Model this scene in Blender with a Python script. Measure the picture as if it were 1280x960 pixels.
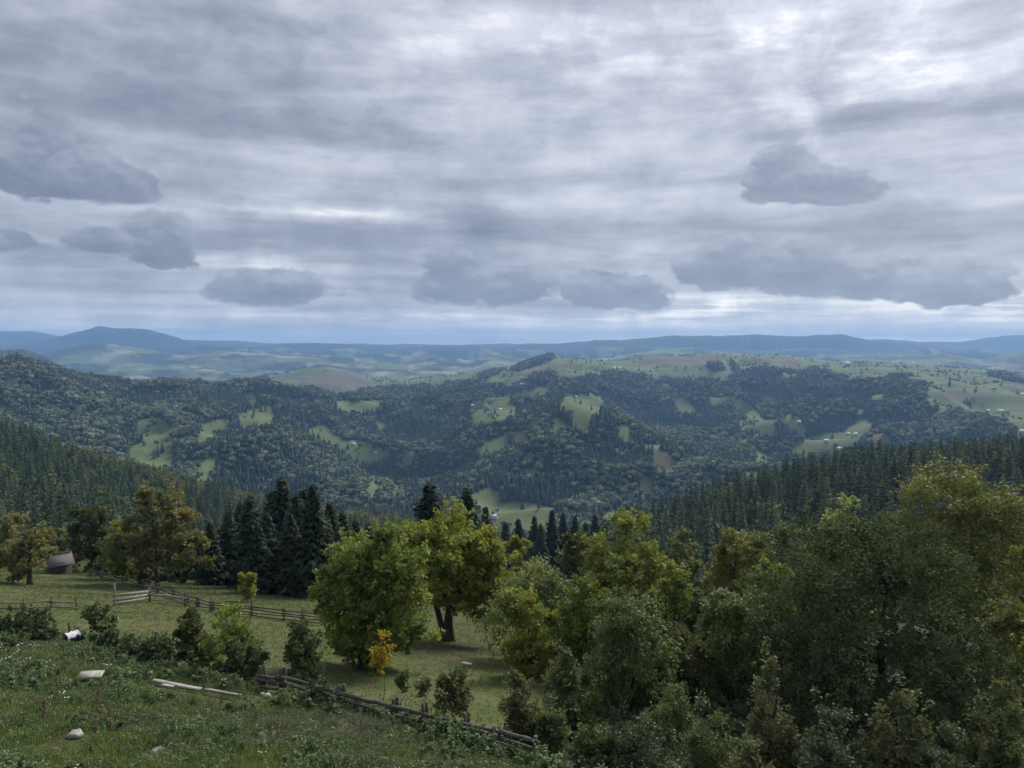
import bpy, math, random
import numpy as np
from mathutils import Vector

# ------------------------------------------------------------------ scene, camera, light
sc = bpy.context.scene
for o in list(bpy.data.objects):
    bpy.data.objects.remove(o)
COL = sc.collection
R = math.radians
F = 950.0                    # focal length in pixels of a 1280 x 960 frame
PITCH = R(3.13)              # camera looks slightly down; horizon at y = 428

cam = bpy.data.cameras.new('camera')
cam.sensor_width = 36.0
cam.lens = F / 1280 * 36.0
cam.clip_start = 0.1
cam.clip_end = 200000
camo = bpy.data.objects.new('camera', cam)
camo.location = (0, 0, 0)
camo.rotation_euler = (R(90) - PITCH, 0, 0)
COL.objects.link(camo)
sc.camera = camo

SUN_AZ, SUN_EL = R(30), R(38)        # ahead and to the right, behind the bright clouds
sund = Vector((math.sin(SUN_AZ) * math.cos(SUN_EL), math.cos(SUN_AZ) * math.cos(SUN_EL), math.sin(SUN_EL)))
sun = bpy.data.lights.new('sun', 'SUN')
sun.energy = 1.5
sun.angle = R(26)
sun.color = (1.0, 0.95, 0.86)
suno = bpy.data.objects.new('sun', sun)
suno.rotation_euler = sund.to_track_quat('Z', 'Y').to_euler()
COL.objects.link(suno)

sc.view_settings.view_transform = 'Standard'
sc.view_settings.look = 'None'
sc.view_settings.gamma = 1.0
sc.view_settings.use_curve_mapping = False
sc.view_settings.exposure = 1.6
sc.render.engine = 'CYCLES'
cy = sc.cycles
cy.use_denoising = True
cy.use_adaptive_sampling = True
cy.adaptive_threshold = 0.02
cy.max_bounces = 5
cy.diffuse_bounces = 2
cy.glossy_bounces = 1
cy.transmission_bounces = 3
cy.volume_bounces = 2
cy.caustics_reflective = False
cy.caustics_refractive = False


class NT:
    """small helper to write node trees"""
    def __init__(s, tree):
        s.t = tree
        s.n = tree.nodes
        s.l = tree.links

    def add(s, kind, **kw):
        n = s.n.new(kind)
        for k, v in kw.items():
            setattr(n, k, v)
        return n

    def put(s, sock, v):
        if isinstance(v, bpy.types.NodeSocket):
            s.l.new(v, sock)
        elif v is not None:
            sock.default_value = v

    def m(s, op, a, b=None, c=None, clamp=False):
        n = s.add('ShaderNodeMath', operation=op, use_clamp=clamp)
        s.put(n.inputs[0], a)
        s.put(n.inputs[1], b)
        s.put(n.inputs[2], c)
        return n.outputs[0]

    def smooth(s, x, a, b):
        n = s.add('ShaderNodeMapRange', interpolation_type='SMOOTHSTEP')
        s.put(n.inputs[0], x)
        s.put(n.inputs[1], a)
        s.put(n.inputs[2], b)
        return n.outputs[0]

    def mix(s, f, a, b, mode='MIX'):
        n = s.add('ShaderNodeMix', data_type='RGBA', blend_type=mode)
        s.put(n.inputs[0], f)
        s.put(n.inputs[6], a if isinstance(a, bpy.types.NodeSocket) else (*a[:3], 1))
        s.put(n.inputs[7], b if isinstance(b, bpy.types.NodeSocket) else (*b[:3], 1))
        return n.outputs[2]

    def noise(s, vec, scale, detail=4, rough=0.55, dist=0.0, dim='3D'):
        n = s.add('ShaderNodeTexNoise', noise_dimensions=dim)
        if vec is not None:
            s.put(n.inputs['Vector'], vec)
        n.inputs['Scale'].default_value = scale
        n.inputs['Detail'].default_value = detail
        n.inputs['Roughness'].default_value = rough
        n.inputs['Distortion'].default_value = dist
        return n.outputs[0]

    def ramp(s, f, stops):
        n = s.add('ShaderNodeValToRGB')
        e = n.color_ramp.elements
        while len(e) < len(stops):
            e.new(0.5)
        for q, (p, c) in zip(e, stops):
            q.position = p
            q.color = (*c[:3], 1)
        s.put(n.inputs[0], f)
        return n.outputs[0]

    def xyz(s, x, y, z):
        n = s.add('ShaderNodeCombineXYZ')
        s.put(n.inputs[0], x)
        s.put(n.inputs[1], y)
        s.put(n.inputs[2], z)
        return n.outputs[0]


def pix_dir(x, y):
    xc, yc = (x - 640) / F, (480 - y) / F
    return xc, math.cos(PITCH) + yc * math.sin(PITCH), -math.sin(PITCH) + yc * math.cos(PITCH)


def pix_azel(x, y):
    a, b, c = pix_dir(x, y)
    return math.atan2(a, b), math.atan2(c, math.hypot(a, b))


def make_world():
    w = bpy.data.worlds.new('World')
    sc.world = w
    w.cycles.sampling_method = 'MANUAL'
    w.cycles.sample_map_resolution = 256
    w.use_nodes = True
    w.node_tree.nodes.clear()
    N = NT(w.node_tree)
    tc = N.add('ShaderNodeTexCoord').outputs['Generated']
    sep = N.add('ShaderNodeSeparateXYZ')
    N.put(sep.inputs[0], tc)
    x, y, z = sep.outputs
    az = N.m('ARCTAN2', x, y)
    el = N.m('ARCSINE', z)
    hyp = N.m('SQRT', N.m('MULTIPLY_ADD', x, x, N.m('MULTIPLY_ADD', y, y, 1e-6)))
    cx, cyy = N.m('DIVIDE', x, hyp), N.m('DIVIDE', y, hyp)
    # the deck draws together into thin bars towards the horizon
    lv = N.m('MULTIPLY', N.m('LOGARITHM', N.m('ADD', N.m('MAXIMUM', el, 0.0), 0.085), math.e), 1.75)
    Q = N.xyz(N.m('MULTIPLY', cx, 0.95), N.m('MULTIPLY', cyy, 0.95), lv)
    n1 = N.noise(Q, 1.7, 6, 0.52, 0.15)
    n2 = N.noise(Q, 5.0, 9, 0.60, 0.2)
    n3 = N.noise(tc, 13.0, 8, 0.62, 0.4)
    dome = N.xyz(cx, cyy, N.m('MULTIPLY', el, 2.4))
    n4 = N.noise(dome, 10.0, 8, 0.60, 0.15)
    n6 = N.noise(N.xyz(cx, cyy, N.m('MULTIPLY', el, 2.6)), 5.5, 7, 0.55, 0.3)
    n5 = N.noise(N.xyz(N.m('ADD', cx, .012), cyy, N.m('MULTIPLY_ADD', el, 2.4, .045)), 10.0, 4, 0.60, 0.15)
    lit = N.m('SUBTRACT', n4, n5)
    b = N.m('ADD', N.m('MULTIPLY', n1, 0.40), N.m('MULTIPLY', n2, 0.42))
    b = N.m('MULTIPLY_ADD', n6, 0.18, b)
    b = N.m('ADD', b, N.m('MULTIPLY', N.m('SUBTRACT', n3, .5), 0.28))
    b = N.m('ADD', b, .09)
    b = N.m('MULTIPLY_ADD', N.m('SUBTRACT', b, 0.59), 1.75, 0.46)
    b = N.m('MULTIPLY_ADD', N.smooth(el, .075, .015), .17, b)
    b = N.m('MULTIPLY_ADD', lit, 0.22, b)

    ae = N.xyz(az, el, 0.0)

    def lump(X, Y, rx, ry, kind='SPHERICAL', k=1.0):
        """soft ellipse about one direction of the sky"""
        a0, e0 = pix_azel(X, Y)
        ca = math.cos(a0)
        sx, sy = F / (rx * k * ca * ca), F / (ry * k * ca)
        mp = N.add('ShaderNodeMapping')
        N.put(mp.inputs[0], ae)
        mp.inputs['Scale'].default_value = (sx, sy, 1)
        mp.inputs['Location'].default_value = (-a0 * sx, -e0 * sy, 0)
        g = N.add('ShaderNodeTexGradient', gradient_type=kind)
        N.put(g.inputs[0], mp.outputs[0])
        return g.outputs[1]

    # thin places in the deck where the light comes through
    thin = None
    for X, Y, rx, ry, g in ((1120, 95, 300, 70, .17), (940, 60, 300, 60, .10), (720, 50, 360, 60, .09), (400, 268, 190, 14, .24), (860, 384, 190, 18, .34),
                            (1240, 385, 170, 20, .40), (560, 395, 320, 10, .16), (1160, 345, 50, 8, .35), (330, 330, 200, 25, .12)):
        d = lump(X, Y, rx, ry, 'QUADRATIC_SPHERE', 1.6)
        thin = N.m('MULTIPLY', d, g * 1.9) if thin is None else N.m('MULTIPLY_ADD', d, g * 1.9, thin)
    b = N.m('MULTIPLY_ADD', thin, N.smooth(N.m('MULTIPLY_ADD', n3, .5, n2), .60, .95), b)
    # heavier long banks
    bank = None
    for X, Y, rx, ry, g in ((560, 290, 340, 22, .20), (1000, 290, 330, 24, .16), (180, 120, 330, 60, .08), (1060, 150, 260, 22, .12)):
        d = lump(X, Y, rx, ry, 'QUADRATIC_SPHERE', 1.6)
        bank = N.m('MULTIPLY', d, g * 2.4) if bank is None else N.m('MULTIPLY_ADD', d, g * 2.4, bank)
    b = N.m('SUBTRACT', b, N.m('MULTIPLY', bank, n4))
    col = N.ramp(b, [(0.0, (.150, .172, .235)), (.30, (.268, .291, .362)), (.50, (.398, .424, .50)), (.70, (.55, .575, .64)), (1.0, (.96, .94, .90))])
    # solid flat-based cumulus drifting under the deck
    puff = N.xyz(cx, cyy, N.m('MULTIPLY', el, 1.25))

    def billow(vec):
        v = N.add('ShaderNodeTexVoronoi', voronoi_dimensions='3D', feature='F1', normalize=True)
        N.put(v.inputs['Vector'], vec)
        v.inputs['Scale'].default_value = 30.0
        v.inputs['Detail'].default_value = 2.0
        v.inputs['Roughness'].default_value = 0.55
        return v.outputs['Distance']
    v0 = billow(puff)
    v1 = billow(N.xyz(N.m('ADD', cx, .004), cyy, N.m('MULTIPLY_ADD', el, 1.25, .008)))
    f = tops = None
    for X, Y, rx, ry in ((570, 352, 48, 44), (640, 362, 50, 34), (750, 364, 42, 34), (800, 370, 34, 24), (205, 314, 46, 40), (122, 306, 38, 17), (40, 205, 100, 70), (140, 228, 60, 34), (345, 364, 70, 26), (975, 225, 40, 42), (1040, 238, 60, 26), (910, 338, 64, 36), (1010, 345, 60, 38),
                         (1110, 350, 60, 36), (1200, 362, 70, 36), (15, 302, 46, 18)):
        g = lump(X, Y, rx, ry, 'SPHERICAL', 1.5)
        base = pix_azel(X, Y + ry * .62)[1]
        g = N.m('MULTIPLY', g, N.smooth(el, base - .012, base + .012))
        f = g if f is None else N.m('MAXIMUM', f, g)
        tp = N.m('MULTIPLY', N.smooth(el, base, pix_azel(X, Y - ry)[1]), N.smooth(g, .0, .12))
        tops = tp if tops is None else N.m('MAXIMUM', tops, tp)
    edge = N.m('MULTIPLY_ADD', N.m('SUBTRACT', .40, v0), 1.0, N.m('MULTIPLY_ADD', N.m('SUBTRACT', n4, .5), 2.0, f))
    mask = N.m('MULTIPLY', N.m('MULTIPLY', N.smooth(edge, .26, .50), N.smooth(f, .03, .22)), 0.95)
    shade = N.m('MULTIPLY_ADD', N.m('SUBTRACT', v1, v0), 1.0, N.m('MULTIPLY_ADD', lit, 1.5, N.m('MULTIPLY_ADD', tops, .45, N.m('MULTIPLY_ADD', f, -.25, .36))))
    cum = N.ramp(shade, [(0.0, (.150, .175, .240)), (0.5, (.205, .230, .300)), (1.0, (.335, .36, .435))])
    col = N.mix(mask, col, cum)
    # glow of the hidden sun through the deck
    dp = N.add('ShaderNodeVectorMath', operation='DOT_PRODUCT')
    N.put(dp.inputs[0], tc)
    dp.inputs[1].default_value = sund
    gl = N.m('MULTIPLY_ADD', N.m('POWER', N.m('MAXIMUM', dp.outputs['Value'], 0.0), 7.0), 0.30, 0.94)
    col = N.mix(1.0, col, N.xyz(gl, gl, N.m('MULTIPLY_ADD', gl, .96, .04)), 'MULTIPLY')
    # below the horizon (never seen, the ground covers it)
    col = N.mix(N.smooth(z, 0.0, -0.05), col, (.10, .11, .11))
    sky = N.add('ShaderNodeTexSky', sky_type='NISHITA')
    sky.sun_disc = False
    sky.sun_elevation = SUN_EL
    sky.sun_rotation = SUN_AZ
    scl = N.add('ShaderNodeVectorMath', operation='SCALE')
    N.put(scl.inputs[0], col)
    scl.inputs['Scale'].default_value = 10.0 * 1.22 / 2 ** 1.6
    col = N.mix(0.97, sky.outputs[0], scl.outputs[0])
    bg = N.add('ShaderNodeBackground')
    N.put(bg.inputs[0], col)
    bg.inputs[1].default_value = 0.1
    out = N.add('ShaderNodeOutputWorld')
    N.put(out.inputs[0], bg.outputs[0])


make_world()

# ------------------------------------------------------------------ numpy noise
_rng = np.random.RandomState(5)
_PERM = _rng.permutation(1024)
_GA = _rng.rand(1024) * 2 * np.pi
_GX, _GY = np.cos(_GA), np.sin(_GA)


def pnoise(x, y):
    xi, yi = np.floor(x).astype(int), np.floor(y).astype(int)
    fx, fy = x - xi, y - yi
    u, v = fx * fx * fx * (fx * (fx * 6 - 15) + 10), fy * fy * fy * (fy * (fy * 6 - 15) + 10)

    def g(ix, iy, dx, dy):
        h = _PERM[(_PERM[ix & 1023] + iy) & 1023]
        return _GX[h] * dx + _GY[h] * dy
    a, b = g(xi, yi, fx, fy), g(xi + 1, yi, fx - 1, fy)
    c, d = g(xi, yi + 1, fx, fy - 1), g(xi + 1, yi + 1, fx - 1, fy - 1)
    return (a + u * (b - a)) * (1 - v) + (c + u * (d - c)) * v * 1.0


def fbm(x, y, wl, octaves=4, gain=0.5):
    s, a, t = 0.0, 1.0, 0.0
    for i in range(octaves):
        s = s + a * pnoise(x / wl + 17.3 * i, y / wl - 9.1 * i)
        t += a
        a *= gain
        wl /= 2.03
    return s / t * 1.5


# ------------------------------------------------------------------ terrain: ridges and valleys, read as (pixel column, depth in m, pixel row | ('z', height))
Z = 'z'
LINES = [
    # dip behind the near slope
    [(-250, 320, -80, Z), (0, 300, -88, Z), (200, 320, -112, Z), (300, 300, -110, Z), (400, 300, -114, Z), (600, 320, -115, Z), (700, 340, -106, Z), (800, 290, -100, Z), (900, 260, -93, Z), (1000, 250, -88, Z), (1280, 250, -80, Z), (1500, 250, -75, Z)],
    # wooded shoulders left and right
    [(-250, 740, 500), (0, 750, 551), (60, 750, 568), (100, 750, 582), (200, 760, 610), (300, 780, 632), (400, 800, 650), (500, 800, 664), (600, 700, 692), (700, 560, 702), (760, 500, 690), (800, 480, 682), (850, 490, 670), (900, 500, 654), (950, 510, 640),
     (1000, 520, 626), (1050, 520, 614), (1100, 520, 606), (1200, 520, 599), (1280, 520, 592), (1500, 520, 570)],
    # bottom of the main valley
    [(-250, 1150, -210, Z), (0, 1150, -232, Z), (100, 1150, -250, Z), (200, 1250, 615), (300, 1300, 634), (400, 1300, 646), (500, 1300, 652), (600, 1300, 656), (700, 1300, 656), (800, 1350, 655), (900, 1500, 642), (1000, 1650, 612), (1100, 1700, 600), (1200, 1700, 596), (1280, 1650, 590), (1500, 1600, 580)],
    # spurs
    [(-250, 1500, 530), (0, 1500, 545), (100, 1500, 562), (160, 1550, 574), (200, 1600, 566), (260, 1600, 556), (320, 1650, 548), (380, 1700, 566), (430, 1750, 588), (480, 1800, 604), (540, 1850, 594), (600, 1900, 562), (660, 1950, 534), (710, 2000, 512), (760, 1950, 519), (800, 1900, 530), (850, 1850, 541), (900, 1800, 553), (950, 1800, 570), (1000, 1850, 590), (1050, 1900, 584), (1100, 1900, 584), (1200, 1900, 570), (1280, 1850, 562), (1500, 1800, 560)],
    # side valleys
    [(-250, 1700, 490), (0, 1700, 506), (100, 1750, 523), (200, 1900, 528), (260, 1950, 528), (320, 2000, 516), (380, 2150, 535), (440, 2250, 550), (500, 2300, 552), (560, 2350, 538), (620, 2350, 516), (700, 2350, 503), (750, 2350, 522), (800, 2350, 548), (900, 2300, 560), (1000, 2200, 560), (1060, 2150, 556), (1100, 2150, 550), (1200, 2150, 540), (1280, 2050, 536), (1500, 2000, 530)],
    # crest of the wooded hills
    [(-250, 2000, 450), (0, 2100, 461), (30, 2100, 462), (60, 2100, 471), (100, 2150, 480), (150, 2200, 486), (200, 2300, 491), (250, 2400, 491), (300, 2500, 489), (340, 2550, 486), (380, 2600, 496), (420, 2700, 505), (480, 2900, 505), (540, 2950, 501), (600, 3000, 494), (660, 2950, 490), (700, 2950, 485), (760, 3200, 492), (800, 3200, 500), (900, 3150, 500), (1000, 2950, 498), (1100, 2800, 492), (1160, 2700, 496), (1200, 2650, 502), (1280, 2500, 512), (1500, 2400, 510)],
    # behind it: a dip on the left, the open slope on the right
    [(-250, 3300, -250, Z), (0, 3400, -290, Z), (100, 3500, -310, Z), (200, 3600, -320, Z), (300, 3400, -250, Z), (360, 3400, 498), (420, 3500, 502), (500, 3700, 492), (560, 3800, 482), (640, 3800, 470), (700, 3700, 464), (800, 3900, 466), (900, 3900, 464), (1000, 3700, 472), (1100, 3500, 472), (1200, 3400, 478), (1280, 3200, 488), (1500, 3100, 490)],
    # open grassy ridge
    [(-250, 5600, 445), (0, 5600, 441), (30, 5600, 440), (60, 5600, 450), (90, 5600, 468), (140, 5600, 480), (200, 5600, 482), (300, 5200, 479), (345, 5000, 470), (380, 5000, 462), (410, 5000, 459), (435, 5000, 463), (465, 5200, 473), (510, 5500, 474), (560, 5200, 470), (600, 5100, 466), (640, 5000, 459), (668, 4800, 450), (690, 4700, 445), (705, 4700, 450), (730, 4700, 451), (770, 4700, 451), (800, 4700, 448), (850, 4700, 447), (890, 4700, 443), (920, 4700, 446), (950, 4650, 446), (985, 4600, 447), (1010, 4600, 452), (1060, 4500, 456), (1130, 4400, 458), (1200, 4400, 463), (1280, 4300, 471), (1500, 4200, 470)],
    # dip
    [(-250, 7200, -330, Z), (0, 7200, -340, Z), (600, 6000, -330, Z), (900, 5700, -260, Z), (1100, 5600, -215, Z), (1280, 5600, -225, Z), (1500, 5600, -220, Z)],
    # rolling pastures
    [(-250, 9000, 440), (0, 9000, 452), (60, 9000, 446), (90, 9000, 437), (130, 9000, 434), (165, 9000, 438), (210, 9000, 447), (260, 9000, 445), (330, 9000, 441), (380, 9000, 447), (440, 8900, 449), (500, 8800, 452), (545, 8800, 447), (590, 8800, 452), (610, 8800, 444), (635, 8800, 449), (680, 8800, 455), (760, 8900, 450), (800, 8900, 443), (835, 8900, 438), (870, 8900, 441), (920, 8900, 447), (1000, 8800, 450), (1080, 8800, 449), (1140, 8800, 451), (1180, 8800, 448), (1230, 8800, 455), (1280, 8800, 446), (1500, 8800, 440)],
    [(-250, 10000, -360, Z), (640, 10000, -340, Z), (1500, 10000, -330, Z)],
    [(-250, 10800, 436), (0, 10800, 437), (200, 10800, 438), (260, 10800, 434), (330, 10800, 438), (420, 10800, 437), (470, 10800, 441), (560, 10800, 438), (640, 10800, 441), (760, 10800, 436), (900, 10800, 438), (1100, 10800, 441), (1280, 10800, 440), (1500, 10800, 438)],
    [(-250, 11600, -260, Z), (1500, 11600, -260, Z)],
    # mountains
    [(-250, 12500, 424), (-100, 12500, 426), (0, 12500, 431), (50, 12500, 427), (80, 12500, 421), (105, 12500, 415), (125, 12500, 408), (145, 12500, 412), (165, 12500, 412), (185, 12500, 413), (210, 12500, 420), (240, 12500, 428), (290, 12500, 434), (350, 12500, 431), (400, 12500, 429), (440, 12500, 431), (500, 12500, 435), (560, 12500, 432), (610, 12500, 434), (650, 12500, 431), (700, 12500, 430), (760, 12500, 426), (800, 12500, 424), (850, 12500, 421), (900, 12500, 421), (960, 12500, 419), (1000, 12500, 421), (1050, 12500, 418), (1085, 12500, 424), (1115, 12500, 426), (1150, 12500, 431), (1190, 12500, 437), (1280, 12500, 440), (1500, 12500, 440)],
    [(-250, 13700, -150, Z), (1500, 13700, -150, Z)],
    [(-250, 15500, 418), (-50, 15500, 420), (0, 15500, 415), (40, 15500, 414), (75, 15500, 421), (150, 15500, 424), (250, 15500, 423), (300, 15500, 426), (340, 15500, 430), (600, 15500, 431), (900, 15500, 428), (1100, 15500, 425), (1150, 15500, 427), (1200, 15500, 427), (1235, 15500, 422), (1280, 15500, 420), (1380, 15500, 418), (1500, 15500, 424)],
    [(-250, 18000, -300, Z), (1500, 18000, -300, Z)],
]
EDGE = R(50)
PH = np.radians(np.arange(-180, 180.01, 0.1))
Y1L = np.interp(PH, np.arctan((np.array([-250, 60, 200, 300, 400, 500, 700, 1280]) - 640) / F), [170, 170, 135, 118, 110, 105, 105, 95])


def near(X, Y):
    Yp = np.maximum(Y, 0)
    back = 12 * (1 - np.exp(-np.maximum(-Y, 0) / 60.0))
    Xs = 120 * np.tanh(X / 120.0)
    return -8 - 0.28 * Yp + 6.3 * np.exp(-np.hypot(X, Y) / 6.0) + back - 0.08 * Xs


def build_table():
    Ds, Zs = [], []
    Dn = Y1L
    phc = np.clip(PH, -EDGE, EDGE)
    r1 = Dn / np.cos(phc)
    Ds.append(Dn)
    Zs.append(near(r1 * np.sin(PH), r1 * np.cos(PH)))
    for ln in LINES:
        ph, d, z = [], [], []
        for p in ln:
            ph.append(math.atan((p[0] - 640) / F))
            d.append(p[1])
            if len(p) == 4:
                z.append(p[2])
            else:
                dx, dy, dz = pix_dir(p[0], p[2])
                z.append(p[1] * dz / dy)
        Dk, Zk = np.interp(PH, ph, d), np.interp(PH, ph, z)
        # outside the view the land closes into a ring
        bl = np.clip((np.abs(PH) - R(100)) / R(80), 0, 1)
        Dk = Dk * (1 - bl) + 0.5 * (d[0] + d[-1]) * bl
        Zk = Zk * (1 - bl) + 0.5 * (z[0] + z[-1]) * bl
        wn = 9 if np.mean(d) < 4000 else 5
        ker = np.hanning(wn + 2)[1:-1]
        ker /= ker.sum()
        pad = wn // 2

        def sm(a):
            return np.convolve(np.concatenate([a[-pad - 1:-1], a, a[1:pad + 1]]), ker, 'valid')
        Ds.append(sm(Dk))
        Zs.append(sm(Zk))
    return np.array(Ds), np.array(Zs)


TD, TZ = build_table()
_h = np.diff(TD, axis=0)
_s = np.diff(TZ, axis=0) / _h
TM = np.zeros_like(TZ)
for k in range(1, len(TD) - 1):
    w1, w2 = 2 * _h[k] + _h[k - 1], _h[k] + 2 * _h[k - 1]
    same = _s[k - 1] * _s[k] > 0
    den = np.where(same, w1 / np.where(_s[k - 1] == 0, 1, _s[k - 1]) + w2 / np.where(_s[k] == 0, 1, _s[k]), 1)
    TM[k] = np.where(same, (w1 + w2) / den, 0)
TM[0] = -0.28
TM[-1] = 0


def Hraw(X, Y):
    X, Y = np.asarray(X, float), np.asarray(Y, float)
    ph = np.arctan2(X, Y)
    r = np.hypot(X, Y)
    D = r * np.cos(np.clip(ph, -EDGE, EDGE))
    t = (ph - PH[0]) / (PH[1] - PH[0])
    i0 = np.clip(t.astype(int), 0, len(PH) - 2)
    fr = t - i0
    z = near(X, Y)

    def T(A, k):
        return A[k][i0] * (1 - fr) + A[k][i0 + 1] * fr
    d0, z0, m0 = T(TD, 0), T(TZ, 0), T(TM, 0)
    for k in range(len(TD) - 1):
        d1, z1, m1 = T(TD, k + 1), T(TZ, k + 1), T(TM, k + 1)
        msk = (D >= d0) & (D < d1)
        if msk.any():
            h = (d1 - d0)
            q = np.clip((D - d0) / h, 0, 1)
            q2, q3 = q * q, q * q * q
            zz = (2 * q3 - 3 * q2 + 1) * z0 + (q3 - 2 * q2 + q) * h * m0 + (-2 * q3 + 3 * q2) * z1 + (q3 - q2) * h * m1
            z = np.where(msk, zz, z)
        d0, z0, m0 = d1, z1, m1
    z = np.where(D >= d0, z0, z)
    return z, D


def ridge(X, Y):
    """1 on the spurs, low in the gullies of the wooded hills"""
    return 1 - 2 * np.abs(fbm(X + 900, Y - 300, 620, 3))


def H(X, Y):
    X, Y = np.asarray(X, float), np.asarray(Y, float)
    z, D = Hraw(X, Y)
    a0 = np.clip(D / 12, 0, 1) * np.clip((260 - D) / 100, 0, 1)
    z = z + a0 * (0.35 * fbm(X, Y, 14, 3) + 0.10 * fbm(X, Y, 2.2, 2))
    a1 = np.clip((D - 140) / 500, 0, 1) * np.clip((6000 - D) / 2500, 0, 1)
    n = fbm(X, Y, 420, 5)
    rg = ridge(X, Y)
    z = z + a1 * (16 * n + np.clip((D - 1000) / 500, 0, 1) * 88 * (rg - 0.70))
    a2 = np.clip((D - 4800) / 3000, 0, 1)
    z = z + a2 * (1 - .5 * np.clip((D - 10800) / 1200, 0, 1)) * (90 * fbm(X, Y, 1700, 6, 0.55) + 200 * (0.22 - np.abs(fbm(X - 5000, Y, 2100, 4))))
    return z


def h1(x, y):
    return float(H(np.array([x]), np.array([y]))[0])


def project(X, Y, Zz):
    cp, sp = math.cos(PITCH), math.sin(PITCH)
    f = Y * cp - Zz * sp
    u = Y * sp + Zz * cp
    return 640 + F * X / f, 480 - F * u / f


def hit(px, py, dmin=8.0, dmax=30000.0):
    """where the sight line through a pixel meets the ground"""
    dx, dy, dz = pix_dir(px, py)
    D = np.exp(np.linspace(math.log(dmin), math.log(dmax), 3000))
    g = H(D * dx / dy, D)
    over = g >= D * dz / dy
    i = int(np.argmax(over)) if over.any() else len(D) - 1
    d = D[i]
    return Vector((d * dx / dy, d, float(g[i])))


# ------------------------------------------------------------------ land cover, in picture columns and rows of the far slopes
CLEAR = [
    [(172, 524), (204, 521), (215, 537), (214, 560), (220, 573), (212, 584), (163, 579), (161, 560), (175, 553), (191, 553), (189, 543), (176, 537), (170, 530)],
    [(244, 534), (270, 524), (289, 524), (281, 532), (259, 542)],
    [(311, 513), (337, 506), (343, 511), (339, 521), (347, 525), (319, 528), (296, 526), (300, 519)],
    [(307, 489), (321, 491), (321, 502), (313, 500)],
    [(221, 579), (262, 571), (272, 571), (266, 586), (247, 596), (225, 588)],
    [(416, 501), (478, 500), (478, 506), (454, 509), (427, 509)],
    [(382, 532), (399, 529), (412, 537), (431, 549), (448, 550), (480, 560), (488, 565), (465, 572), (450, 569), (431, 559), (420, 550), (397, 539)],
    [(504, 561), (521, 568), (515, 575), (500, 572)],
    [(456, 601), (477, 596), (472, 612), (464, 614)],
    [(490, 606), (500, 606), (499, 619), (491, 619)],
    [(580, 506), (641, 491), (637, 501), (650, 511), (635, 517), (612, 523), (586, 523), (597, 512)],
    [(650, 489), (686, 482), (684, 488), (659, 492)],
    [(702, 496), (719, 494), (755, 496), (755, 506), (741, 513), (719, 511), (698, 503)],
    [(714, 518), (738, 517), (736, 528), (725, 531), (715, 524)],
    [(690, 519), (705, 525), (705, 532), (692, 530)],
    [(607, 554), (634, 541), (636, 552), (626, 558), (588, 565)],
    [(638, 541), (661, 538), (661, 547), (640, 547)],
    [(775, 530), (791, 533), (787, 543), (774, 540)],
    [(816, 557), (830, 562), (848, 578), (848, 591), (831, 582), (816, 573)],
    [(844, 495), (858, 498), (873, 511), (852, 512), (842, 503)],
    [(919, 525), (951, 523), (967, 531), (964, 538), (934, 533)],
    [(942, 562), (962, 570), (963, 577), (945, 570)],
    [(912, 502), (927, 496), (953, 518), (946, 522), (929, 513)],
    [(799, 596), (818, 596), (814, 609), (801, 607)],
    [(919, 590), (959, 588), (957, 596), (923, 602)],
    [(984, 557), (1014, 547), (1042, 541), (1057, 537), (1079, 522), (1090, 530), (1080, 541), (1057, 555), (1051, 563), (1025, 557), (999, 566)],
    [(1085, 546), (1096, 540), (1108, 543), (1113, 551), (1094, 549)],
    [(1025, 584), (1059, 577), (1057, 587), (1030, 589)],
    [(980, 517), (1000, 521), (1010, 540), (1001, 537), (982, 524)],
    [(1156, 497), (1163, 482), (1172, 477), (1200, 455), (1310, 460), (1310, 580), (1282, 560), (1268, 552), (1270, 532), (1274, 523), (1225, 513), (1205, 506), (1180, 502), (1163, 501)],
    [(603, 632), (640, 628), (690, 632), (700, 648), (670, 664), (606, 664)],
    [(586, 617), (612, 609), (628, 617), (616, 632), (600, 632)],
    [(745, 640), (800, 636), (812, 648), (760, 656)],
    [(1146, 562), (1160, 556), (1180, 562), (1172, 572), (1148, 572)],
]
BROWN = [16, 18, 26]                    # clearings of bare or mown brown earth
FIELDS = [[(1180, 491), (1232, 491), (1234, 499), (1180, 499)], [(806, 447), (868, 446), (866, 455), (806, 456)], [(868, 445), (896, 443), (893, 461), (862, 459)], [(985, 447), (1003, 449), (998, 460), (970, 462)],
          [(366, 470), (440, 462), (470, 480), (440, 492), (380, 490)], [(640, 466), (700, 452), (712, 458), (650, 474)], [(1228, 474), (1246, 474), (1246, 478), (1230, 478)], [(1256, 480), (1282, 480), (1282, 486), (1256, 485)]]
WOODS = [[(638, 463), (662, 450), (690, 443), (695, 447), (680, 453), (660, 461), (648, 464)], [(588, 474), (618, 462), (630, 462), (612, 473)], [(648, 479), (668, 468), (690, 464), (698, 470), (692, 479)],
         [(884, 458), (892, 452), (902, 453), (906, 463), (890, 466)], [(1230, 468), (1250, 466), (1290, 476), (1290, 481), (1250, 474)], [(448, 500), (455, 488), (490, 482), (530, 482), (545, 489), (520, 496), (478, 500)], [(538, 470), (560, 462), (580, 456), (580, 460), (556, 468)], [(910, 452), (918, 452), (926, 466), (918, 468)]]
TOPX = [-300, 325, 335, 350, 400, 420, 450, 530, 545, 560, 600, 640, 700, 730, 770, 800, 820, 850, 880, 905, 925, 950, 975, 1000, 1010, 1030, 1060, 1080, 1110, 1130, 1150, 1158, 1160, 1185, 1240, 1275, 1600]
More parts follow.
